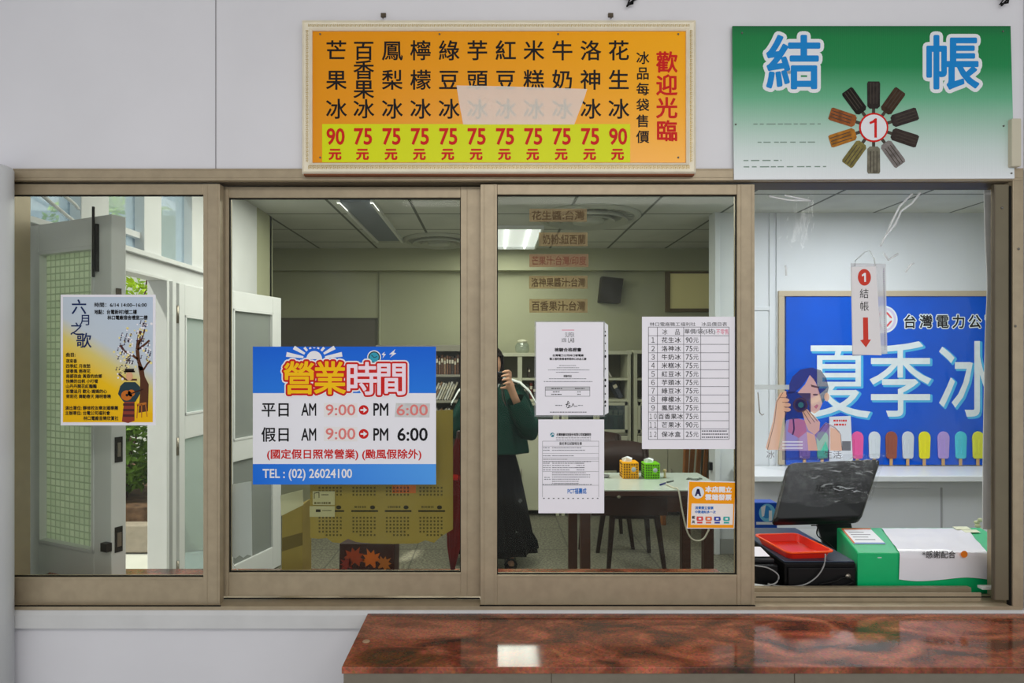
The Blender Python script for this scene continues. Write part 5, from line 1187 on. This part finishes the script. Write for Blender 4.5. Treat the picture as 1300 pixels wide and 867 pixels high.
pen('dark blue pen on the table in front of the green tissue box', ont(838, 615.5), ont(846, 612.5), (30, 34, 110)); pen('grey pen lying further right on the white table top', ont(847, 612), ont(856, 610), (90, 96, 92))
v = ont(844, 606.5, .761); m = MB(); m.lathe([(.012, 0), (.008, .01), (.007, .035), (.013, .045), (.010, .055)], v, mat('bottle_cream', (190, 170, 130), .5), n=12); tag(m.build('small_bottle'), 'tiny cream bottle on the table right of the green tissue box', 'bottle')
v = ont(768, 606, .761); m = MB(); m.lathe([(.02, 0), (.032, .014), (.030, .016), (.016, .004)], v, mat('dish_grey', (150, 150, 150), .3, .5), n=16); tag(m.build('small_dish'), 'small grey dish on the table left of the orange tissue box', 'dish')
m = MB(); v0 = ont(872, 609, .7612)
for k in range(7): m.tube([v0+Vector((.012*k, .01*math.sin(k*2), .004)), v0+Vector((.012*k+.02, .03*math.cos(k), .006)), v0+Vector((.012*k+.03, .01, .004))], .004, mat('key_grey', (120, 126, 120), .4, .5), n=6)
tag(m.build('key_bunch'), 'tangled grey chain bunch on the right end of the table', 'keys')
cable('white cord hanging over the front edge of the table beside the orange sticker', [ont(846, 615), ont(855, 619), Vector((xat(862, 3.76), TY0-.012, .762)), P(866, 648, TY0-.02), P(873, 676, TY0-.02), P(882, 686, TY0-.03), P(893, 684, TY0-.02), P(900, 672, TY0-.01)], .005, mat('cord_white', (206, 200, 180), .5), 'cord')

# ---------------------------------------------------------------- chairs
def chair(name, label, cx, Zs, w_, mt, backm, seat=.45, top=.88, ang=0):
    Y = zy(Zs); d_ = .40; t = thing(name, label, 'chair', (cx, Y+d_/2, 0)); X = Matrix.Translation((cx, Y+d_/2, 0)) @ Matrix.Rotation(ang, 4, 'Z')
    h = w_/2; k = d_/2
    def bd_(m, nm, bev=.004): m.xf(X).build(nm, t, bevel=bev)
    bd_(MB().box(-h, h, -k, k, seat-.03, seat, mt), 'seat', .008); bd_(MB().box(-h+.02, h-.02, -k+.02, k-.02, seat, seat+.035, backm), 'cushion', .012)
    bd_(MB().box(-h+.03, h-.03, -k+.03, k-.03, seat-.08, seat-.03, mt), 'seat_frame')
    for sx_ in (-1, 1):
        for sy_ in (-1, 1):
            a_ = Vector((sx_*(h-.04), sy_*(k-.04), seat-.03)); b_ = Vector((sx_*(h+.005), sy_*(k+.03), 0)); s = .02; s1 = .014
            m = MB(); m.hexa([a_+Vector(q_)*s for q_ in ((-1, -1, 0), (1, -1, 0), (1, 1, 0), (-1, 1, 0))], [b_+Vector(q_)*s1 for q_ in ((-1, -1, 0), (1, -1, 0), (1, 1, 0), (-1, 1, 0))], mt); bd_(m, 'leg', .003)
        m = MB(); m.tube([(sx_*(h-.03), k-.03, seat-.02), (sx_*(h-.02), k+.03, seat+.2), (sx_*(h-.02), k+.08, top)], .018, mt, n=8); bd_(m, 'back_post', 0)
    m = MB(); n = 12; fr_, bk_ = [], []
    for i in range(n+1):
        u = -1+2*i/n; y = k+.055+.035*(1-u*u)
        fr_.append((u*(h+.01), y))
    vs = []
    for (x, y) in fr_:
        bulge = .03*(1-(x/(h+.01))**2)
        vs += [(x, y-.02, seat+.20), (x, y-.01+.02, top+bulge), (x, y+.03, top+bulge), (x, y+.02, seat+.20)]
    m.add(vs, [(4*i+a, 4*i+(a+1) % 4, 4*i+4+(a+1) % 4, 4*i+4+a) for i in range(n) for a in range(4)]+[(0, 1, 2, 3), (4*n, 4*n+3, 4*n+2, 4*n+1)], backm, True); bd_(m, 'backrest', 0)
    return t
LEA = mat('brown_leather', (52, 34, 28), .35, spec=.5, noise=.2, nscale=12); DKW = mat('very_dark_wood', (40, 26, 20), .4)
chair('dining_chair', 'dark wooden chair with a padded brown back behind the table, nearest to the tissue boxes', xat(795, 4.92), 4.60, .40, DKW, LEA, top=.855)
chair('dining_chair', 'dark brown leather chair half hidden behind the test report', xat(765, 5.3), 5.15, .42, DKW, LEA, top=.87)
def slat_chair(label, cx, Zs, ang):
    Y = zy(Zs); t = thing('slatted_chair', label, 'chair', (cx, Y, 0)); X = Matrix.Translation((cx, Y, 0)) @ Matrix.Rotation(ang, 4, 'Z')
    def b_(m, nm): m.xf(X).build(nm, t, bevel=.003)
    for sx_ in (-1, 1):
        b_(MB().hexa([Vector((sx_*.17-.02, -.19, 0)), Vector((sx_*.17+.02, -.19, 0)), Vector((sx_*.17+.02, -.15, 0)), Vector((sx_*.17-.02, -.15, 0))], [Vector((sx_*.17-.02, -.19, .42)), Vector((sx_*.17+.02, -.19, .42)), Vector((sx_*.17+.02, -.15, .42)), Vector((sx_*.17-.02, -.15, .42))], OWOOD), 'leg')
        b_(MB().hexa([Vector((sx_*.17-.02, .15, 0)), Vector((sx_*.17+.02, .15, 0)), Vector((sx_*.17+.02, .19, 0)), Vector((sx_*.17-.02, .19, 0))], [Vector((sx_*.17-.02, .22, .90)), Vector((sx_*.17+.02, .22, .90)), Vector((sx_*.17+.02, .25, .90)), Vector((sx_*.17-.02, .25, .90))], OWOOD), 'rear_leg')
    b_(MB().box(-.2, .2, -.2, .2, .42, .45, OWOOD), 'seat'); b_(MB().box(-.18, .18, .20, .25, .82, .90, OWOOD), 'top_rail')
    for k in (-.1, -.035, .035, .1): b_(MB().hexa([Vector((k-.02, .17, .45)), Vector((k+.02, .17, .45)), Vector((k+.02, .185, .45)), Vector((k-.02, .185, .45))], [Vector((k-.02, .215, .83)), Vector((k+.02, .215, .83)), Vector((k+.02, .23, .83)), Vector((k-.02, .23, .83))], OWOOD), 'slat')
slat_chair('orange-brown slatted wooden chair behind the right end of the table', xat(882, 5.6), 5.75, math.pi+.25)

# ---------------------------------------------------------------- things at the second window
Yc = .115
cal = thing('wall_calendar', 'yellow sheet calendar with small month grids hanging low inside second window', 'calendar', P(484, 690, Yc))
CY_ = mat('calendar_yellow', (156, 136, 62), .7, noise=.05, nscale=9)
p = Pl(Yc); sc = [(393, 530), (575, 520), (575, 672), (570, 675), (560, 681), (551, 689), (540, 686), (530, 690), (500, 690.5), (472, 690), (452, 688), (442, 684), (432, 689.5), (422, 688.5), (415, 683), (404, 684), (394, 683)]
p.mb.extr([p.pt(x, y) for x, y in sc], (0, .001, 0), CY_); p.mb.build('sheet', cal)
p = Pl(Yc); CI = mat('calendar_ink', (92, 80, 38), .8); CB_ = mat('calendar_bar', (46, 40, 26), .8)
for x0 in (403, 446, 488.5, 531):
    p.rect(x0, 647.6, x0+34, 649.8, CB_, 1); dots(p, x0+4, x0+20, 643.5, 2.4, CI); p.disc(x0+27, 644, 3.4, CB_, 1, ry=2.6, n=8)
    for j in range(6):
        for i in range(7):
            if (i+j*7) % 37 > 33: continue
            p.rect(x0+1.5+4.5*i, 656+4.4*j, x0+3.8+4.5*i, 658.4+4.4*j, CI, 1)
    for j in range(3):
        for i in range(7): p.rect(x0+1.5+4.5*i, 618+4.4*j, x0+3.8+4.5*i, 620.4+4.4*j, CI, 1)
p.mb.build('month_grids', cal)
p = Pl(Yc); p.rect(498, 616, 528, 626, mat('calendar_orange', (214, 112, 36), .6), 1); p.mb.build('orange_print', cal)
for k, (x0, y0, x1, y1, lb) in enumerate(((397, 623.5, 425, 641, 'upper of two small pale cards at the left edge of the yellow calendar'), (393, 642.5, 425, 656, 'lower of two small pale cards at the left edge of the yellow calendar'))):
    p = Pl(Yc-.004); p.slab(x0, y0, x1, y1, .0008, mat('card_olive_white', (188, 182, 138), .7)); o = tag(p.mb.build('small_card'), lb, 'card', 'small cards beside the calendar')
    p = Pl(Yc-.004)
    if k == 0: p.line([(399, 633), (399, 626), (405, 625), (405, 632)], .9, CB_, 1); p.line([(408, 628), (417, 628)], 1, CB_, 1); dots(p, 399, 421, 638.5, 2.2, CI)
    else: p.rect(401, 646.5, 407, 650, CB_, 1); p.line([(409, 648), (421, 648)], .8, CB_, 1)
    p.mb.build('printing', o)
bxm = thing('leaf_box', 'dark brown box printed with orange maple leaves on the inner sill', 'box', (xat(464, 2.2), .23, .745))
Ym = zy(2.2); BXB = mat('box_brown', (58, 30, 26), .35)
p = Pl(Ym); p.mb.extr([p.pt(431, 690), p.pt(501, 690), P(500, 0, Ym)+Vector((0, 0, .7455-P(0, 0, Ym).z)), P(430, 0, Ym)+Vector((0, 0, .7455-P(0, 0, Ym).z))], (0, .12, 0), BXB); p.mb.build('carton', bxm, bevel=.003)
p = Pl(Ym-.001)
def mleaf(cx, cy, s, c, rot):
    base_ = [(0, -1), (.18, -.45), (.55, -.62), (.45, -.2), (.95, -.15), (.62, .15), (.75, .5), (.25, .4), (.08, .9), (-.08, .9), (-.25, .4), (-.75, .5), (-.62, .15), (-.95, -.15), (-.45, -.2), (-.55, -.62), (-.18, -.45)]
    p.poly([(cx+s*(x*math.cos(rot)-y*math.sin(rot)), cy+s*(x*math.sin(rot)+y*math.cos(rot))) for x, y in base_], mat('maple_%d' % c[1], c, .5), 1)
mleaf(450, 707, 15, (150, 58, 24), .5); mleaf(471, 709, 14, (196, 98, 26), -.4); mleaf(488, 715, 11, (170, 100, 40), .9); mleaf(440, 716, 10, (128, 40, 30), -.9)
p.mb.build('printed_maple_leaves', bxm)
crt = thing('carton', 'olive-yellow box shape added in place of a reflection at the left of the calendar', 'carton', (xat(372, 2.2), .23, .745))
Yq = zy(2.2); CO = mat('reflection_olive', (150, 132, 66), .8, noise=.06); q = Pl(Yq); b0_ = lambda px: Vector((xat(px, 2.2), Yq, .7456))
q.mb.extr([q.pt(358, 654), q.pt(384, 641), b0_(384), b0_(357)], (0, .11, 0), CO); q.mb.build('body', crt, bevel=.002)  # solid shape added where a sloping reflection shows
q = Pl(Yq-.002); q.mb.extr([q.pt(357, 655), q.pt(385, 641), q.pt(384, 622), q.pt(356, 629)], (0, .003, 0), mat('reflection_pale', (206, 204, 170), .8)); q.mb.build('flap', crt)
q = Pl(Yq-.001); q.mb.extr([q.pt(358, 683), q.pt(384, 676), q.pt(384, 692), q.pt(358, 700)], (0, .002, 0), mat('reflection_band', (104, 90, 44), .8)); q.mb.build('dark_band', crt)
um = thing('folded_umbrella', 'folded dark red umbrella standing against the right stile inside second window', 'umbrella', P(579, 735, zy(2.3)))
m = MB(); ua, ub = P(584, 548, zy(2.30)), P(574, 0, zy(2.28)); ub.z = .752
UR = mat('umbrella_red', (112, 22, 24), .6, noise=.2, nscale=20); ax_ = (ua-ub); L_ = ax_.length; ax_.normalize()
M_ = Matrix.Translation(ub) @ Vector((0, 0, 1)).rotation_difference(ax_).to_matrix().to_4x4()
MB().lathe([(.006, .03), (.022, .12), (.033, .30), (.030, .42), (.014, .50), (.008, .52)], (0, 0, 0), UR, n=32, wob=lambda a, h: .16*math.sin(8*a)).xf(M_).build('canopy', um)
MB().tube([Vector((0, 0, 0)), Vector((0, 0, L_-.02))], .004, STEEL, n=8).xf(M_).build('shaft', um)
MB().lathe([(.010, L_-.06), (.012, L_-.05), (.012, L_), (.006, L_+.004)], (0, 0, 0), DWOOD, n=12).xf(M_).build('handle', um)
MB().lathe([(.034, .36), (.035, .37), (.034, .38)], (0, 0, 0), mat('tie_red', (214, 40, 26), .5), n=16).xf(M_).build('tie_strap', um)
p = Pl(.10); zz = [(288.5, 616), (319, 611), (320, 706), (314, 704), (309, 708), (304, 705), (299, 709), (294, 706), (289, 709)]
p.mb.extr([p.pt(x, y) for x, y in zz], (0, .002, 0), mat('white_cloth', (208, 212, 216), .8, noise=.03)); 
p.mb.tube([p.pt(292, 708), p.pt(297, 718), p.pt(303, 725)], .0015, WHITE, n=5)
tag(p.mb.build('white_cloth'), 'white cloth sheet with a ragged lower edge inside the lower left of second window', 'cloth')
# ================================================================ PERSON
SKIN = mat('skin', (206, 158, 130), .5, noise=.05, nscale=30)
def W(px, py, Z): return Vector((xat(px, Z), zy(Z), CZ-(py-CY)*Z/F))
pe = thing('person', 'person in a dark green top and long black skirt holding up a camera inside', 'person', (xat(627, 4.8), zy(4.8), 0))
Zp = 4.80; cxp = 627
m = MB()
def limb(pts, rs, n=12):
    # chain of tapered tubes with balls at the joints
    for (a_, b_), (r0, r1) in zip(zip(pts, pts[1:]), zip(rs, rs[1:])): m.tube([a_, a_+(b_-a_)*.5, b_], r0, SKIN, n=n, r1=r1)
    for a_, r in zip(pts, rs): m.ball(a_, r, SKIN, n=12)
head = W(624, 461, 4.70)
m.ball(head, .078, SKIN, sx=.95, sy=1.12, sz=1.36, n=20); m.ball(head+Vector((0, -.035, -.06)), .05, SKIN, sx=.95, sz=.95)
m.tube([head+Vector((0, -.078, .012)), head+Vector((0, -.103, -.022))], .008, SKIN, n=8, r1=.014); m.ball(head+Vector((0, -.098, -.024)), .013, SKIN, sx=1.2)
for s in (-1, 1): m.ball(head+Vector((s*.076, .005, -.01)), .022, SKIN, sx=.35, sy=.8, sz=1.3)
nk = W(626, 486, 4.78)
limb([head+Vector((0, .015, -.06)), nk+Vector((0, 0, -.03))], [.046, .055])
ch = W(cxp, 513, Zp); pv = W(cxp, 588, Zp)
m.ball(ch, .14, SKIN, sx=1.1, sy=.72, sz=1.25, n=18); m.ball((ch+pv)/2, .125, SKIN, sy=.75, sz=1.6, n=18); m.ball(pv, .15, SKIN, sx=1.1, sy=.8, n=18)
LH, RH = {}, {}
for s in (-1, 1):
    sh = ch+Vector((s*.165, 0, .10)); el = Vector((ch.x+s*.255, zy(4.61), ch.z-.185)); wr = W(cxp+s*24, 499, 4.43)
    limb([ch+Vector((s*.06, 0, .11)), sh, el, wr], [.06, .05, .030, .027])
    hp = W(cxp+s*20, 488, 4.40); limb([wr, hp], [.027, .03]); m.ball(hp+Vector((0, 0, .012)), .032, SKIN, sx=.55, sz=1.3)
    for k, (dy, ln) in enumerate(((-15, .95), (-10, 1.05), (-5, 1.0), (0, .82))):
        a_ = W(cxp+s*21, 486+dy*.85, 4.40); b_ = W(cxp+s*(20.5-2), 486+dy, 4.352); c_ = W(cxp+s*(20.5-6.5*ln), 486.5+dy, 4.343); d_ = W(cxp+s*(20.5-10*ln), 487.5+dy, 4.352)
        limb([hp+Vector((0, 0, .01)), a_, b_, c_, d_], [.014, .0105, .010, .009, .007], n=8)
    t0_ = hp+Vector((-s*.004, .012, -.01)); limb([t0_, W(cxp+s*16, 492, 4.41), W(cxp+s*9, 492.5, 4.42)], [.014, .011, .009], n=8)
    hip = pv+Vector((s*.085, 0, -.04)); kn = Vector((pv.x+s*.10, pv.y-.015, .46)); an = Vector((pv.x+s*.11, pv.y+.01, .085))
    limb([hip, kn, an], [.085, .055, .036]); limb([an, an+Vector((s*.012, -.07, -.045)), an+Vector((s*.02, -.15, -.06))], [.036, .032, .022])
body = m.build('body', pe)
r = body.modifiers.new('skin', 'REMESH'); r.mode = 'VOXEL'; r.voxel_size = .0055; r.use_smooth_shade = True
sm = body.modifiers.new('soft', 'SMOOTH'); sm.iterations = 3; sm.factor = .5
# face details (thin, on the head)
m = MB()
for s in (-1, 1): m.ball(head+Vector((s*.030, -.079, .010)), .0105, mat('eye_white', (226, 222, 218), .3), sy=.6, sz=.62); m.ball(head+Vector((s*.030, -.0845, .010)), .005, mat('iris_dark', (34, 24, 20), .2), sy=.5)
m.build('eyes', pe)
m = MB(); m.ball(head+Vector((0, -.0855, -.055)), .02, mat('lip', (168, 88, 84), .5), sy=.3, sz=.28); m.build('mouth', pe)
HR = mat('black_hair', (26, 20, 19), .45, noise=.3, nscale=60, stretch=(6, 6, 1))
m = MB(); n = 22; vs = []; K = 14
for i in range(K+1):
    t = math.pi*.74*i/K
    for j in range(n):
        a_ = 2*math.pi*j/n; rr = .094; x, y, z = rr*math.sin(t)*math.cos(a_), 1.16*rr*math.sin(t)*math.sin(a_), 1.28*rr*math.cos(t)
        if y < -.03 and z < .052: z = .052+(z-.052)*.12; y = max(y, -.088)
        vs.append(head+Vector((x, y+.012, z+.012)))
m.add(vs, [(i*n+j, (i+1)*n+j, (i+1)*n+(j+1) % n, i*n+(j+1) % n) for i in range(K) for j in range(n)], HR, True)
for s in (-1, 1): m.ball(head+Vector((s*.078, .02, -.035)), .035, HR, sx=.5, sy=1.3, sz=2.0)
m.ball(head+Vector((0, .085, -.05)), .07, HR, sx=1.15, sy=.6, sz=1.5)
m.build('hair', pe)
# green top: torso shell and wide sleeves
GT = mat('dark_green_cloth', (14, 56, 46), .75, noise=.18, nscale=9)
m = MB()
wv_ = lambda a, h: .05*math.sin(9*a+6*h)+.03*math.sin(17*a)
m.lathe([(.07, .20), (.12, .185), (.19, .12), (.215, .0), (.228, -.12), (.25, -.25), (.268, -.37), (.255, -.375), (.20, -.1), (.06, .18)], ch, GT, n=48, sy=.68, wob=lambda a, h: wv_(a, h) if h < .05 else 0)
for s in (-1, 1):
    sh = ch+Vector((s*.165, 0, .10)); el = Vector((ch.x+s*.270, zy(4.60), ch.z-.20)); wr = W(cxp+s*27, 507, 4.47)
    pts = [sh+Vector((-s*.03, 0, .005)), sh+(el-sh)*.5, el+Vector((0, 0, .0)), el+(wr-el)*.55, wr]
    rs = [.080, .105, .125, .098, .066]
    nn = 20; vs = []
    for i, p_ in enumerate(pts):
        t_ = (pts[min(i+1, 4)]-pts[max(i-1, 0)]).normalized(); a_ = t_.cross(Vector((0, 1, 0))).normalized(); b_ = t_.cross(a_)
        for j in range(nn):
            q_ = 6.2832*j/nn; rr = rs[i]*(1+.09*math.sin(5*q_+i)); vs.append(p_+(a_*math.cos(q_)+b_*math.sin(q_))*rr+Vector((0, 0, -.03 if (b_*math.sin(q_)+a_*math.cos(q_)).z < -.5 and i in (2, 3) else 0)))
    m.add(vs, [(i*nn+j, i*nn+(j+1) % nn, (i+1)*nn+(j+1) % nn, (i+1)*nn+j) for i in range(4) for j in range(nn)], GT, True)
m.build('green_top', pe, sub=1)
# white collar scarf lying over the shoulders
m = MB()
for s in (-1, 1):
    c0 = ch+Vector((0, 0, .0)); L1 = [Vector((s*.03, -.12, .14)), Vector((s*.06, -.075, .195)), Vector((s*.13, -.06, .187)), Vector((s*.20, -.09, .165)), Vector((s*.268, -.12, .10)), Vector((s*.315, -.15, .01))]
    wd = [.02, .03, .035, .034, .028, .014]; vs = []
    for v_, q_ in zip(L1, wd): vs += [c0+v_+Vector((-s*q_*.3, -q_, 0)), c0+v_+Vector((0, 0, .012)), c0+v_+Vector((s*q_*.3, q_, 0)), c0+v_+Vector((0, 0, -.01))]
    m.add(vs, [(4*i+a, 4*i+(a+1) % 4, 4*i+4+(a+1) % 4, 4*i+4+a) for i in range(5) for a in range(4)]+[(0, 1, 2, 3), (23, 22, 21, 20)], mat('collar_white', (214, 218, 216), .7), True)
m.build('white_collar', pe)
# black skirt with pale flowers
def skirt_mat():
    mt = bpy.data.materials.new('black_skirt_cloth'); mt.use_nodes = True; nt = mt.node_tree; b = nt.nodes['Principled BSDF']; b.inputs['Roughness'].default_value = .8; b.inputs['Specular IOR Level'].default_value = .15
    tc = nt.nodes.new('ShaderNodeTexCoord'); vo = nt.nodes.new('ShaderNodeTexVoronoi'); vo.inputs['Scale'].default_value = 6.5; nz = nt.nodes.new('ShaderNodeTexNoise'); nz.inputs['Scale'].default_value = 60
    ad = nt.nodes.new('ShaderNodeMath'); ad.operation = 'MULTIPLY_ADD'; ad.inputs[1].default_value = .22; nt.links.new(nz.outputs[0], ad.inputs[0])
    nt.links.new(tc.outputs['Object'], vo.inputs['Vector']); nt.links.new(tc.outputs['Object'], nz.inputs['Vector']); nt.links.new(vo.outputs['Distance'], ad.inputs[2])
    r = nt.nodes.new('ShaderNodeValToRGB'); r.color_ramp.elements[0].position = .22; r.color_ramp.elements[0].color = rgb((80, 84, 82)); r.color_ramp.elements[1].position = .27; r.color_ramp.elements[1].color = rgb((4, 4, 5))
    nt.links.new(ad.outputs[0], r.inputs[0]); nt.links.new(r.outputs[0], b.inputs['Base Color']); return mt
hem = .10; wz_ = pv.z+.12
m = MB(); prof = [(.15, wz_), (.19, wz_-.15), (.235, wz_-.4), (.28, wz_-.65), (.315, hem+.06), (.325, hem), (.315, hem), (.27, wz_-.65), (.14, wz_-.02)]
m.lathe([(r_, z-0) for r_, z in prof], (pv.x, pv.y, 0), skirt_mat(), n=96, sy=.75, wob=lambda a, h: (.075*math.sin(13*a)+.03*math.sin(29*a+1))*max(0, min(1, (wz_-h)/.5)))
m.build('black_skirt', pe)
m = MB()
for s in (-1, 1):
    a_ = Vector((pv.x+s*.125, pv.y-.07, 0)); m.hexa([a_+Vector((x, y, .001)) for x, y in rrect(.045, .13, .04)], [a_+Vector((x, y, .018)) for x, y in rrect(.045, .13, .04)], BLACKP)
    m.tube([a_+Vector((-.045, -.05, .015)), a_+Vector((-.02, -.05, .055)), a_+Vector((.02, -.05, .055)), a_+Vector((.045, -.05, .015))], .009, BLACKP, n=6)
m.build('sandals', pe)
# camera held at the face
km = thing('camera', 'black camera with a lens held up in front of the face', 'camera', W(cxp, 486, 4.42))
c0 = W(cxp-1, 479, 4.46)
MB().box(c0.x-.068, c0.x+.068, c0.y-.03, c0.y+.035, c0.z-.045, c0.z+.04, BLACKP).build('camera_body', km, bevel=.008)
MB().lathe([(.034, 0), (.034, -.05), (.030, -.07), (.026, -.07), (.022, -.05)], (c0.x, c0.y-.03, c0.z-.002), BLACKP, n=24, ax='y').build('lens', km)
MB().lathe([(.024, -.055), (.010, -.052), (.002, -.051)], (c0.x, c0.y-.03, c0.z-.002), mat('lens_glass', (20, 26, 44), .05), n=20, ax='y').build('lens_glass', km)
m = MB(); m.box(c0.x-.03, c0.x+.03, c0.y-.025, c0.y+.03, c0.z+.04, c0.z+.062, BLACKP); m.build('finder_hump', km, bevel=.006)
m = MB(); m.tube([c0+Vector((.066, 0, -.02)), c0+Vector((.075, -.015, -.10)), c0+Vector((.09, .0, -.20)), c0+Vector((.07, .09, -.16)), c0+Vector((.055, .22, .0))], .004, mat('strap_brown', (60, 44, 38), .6), n=6); m.build('neck_strap', km)
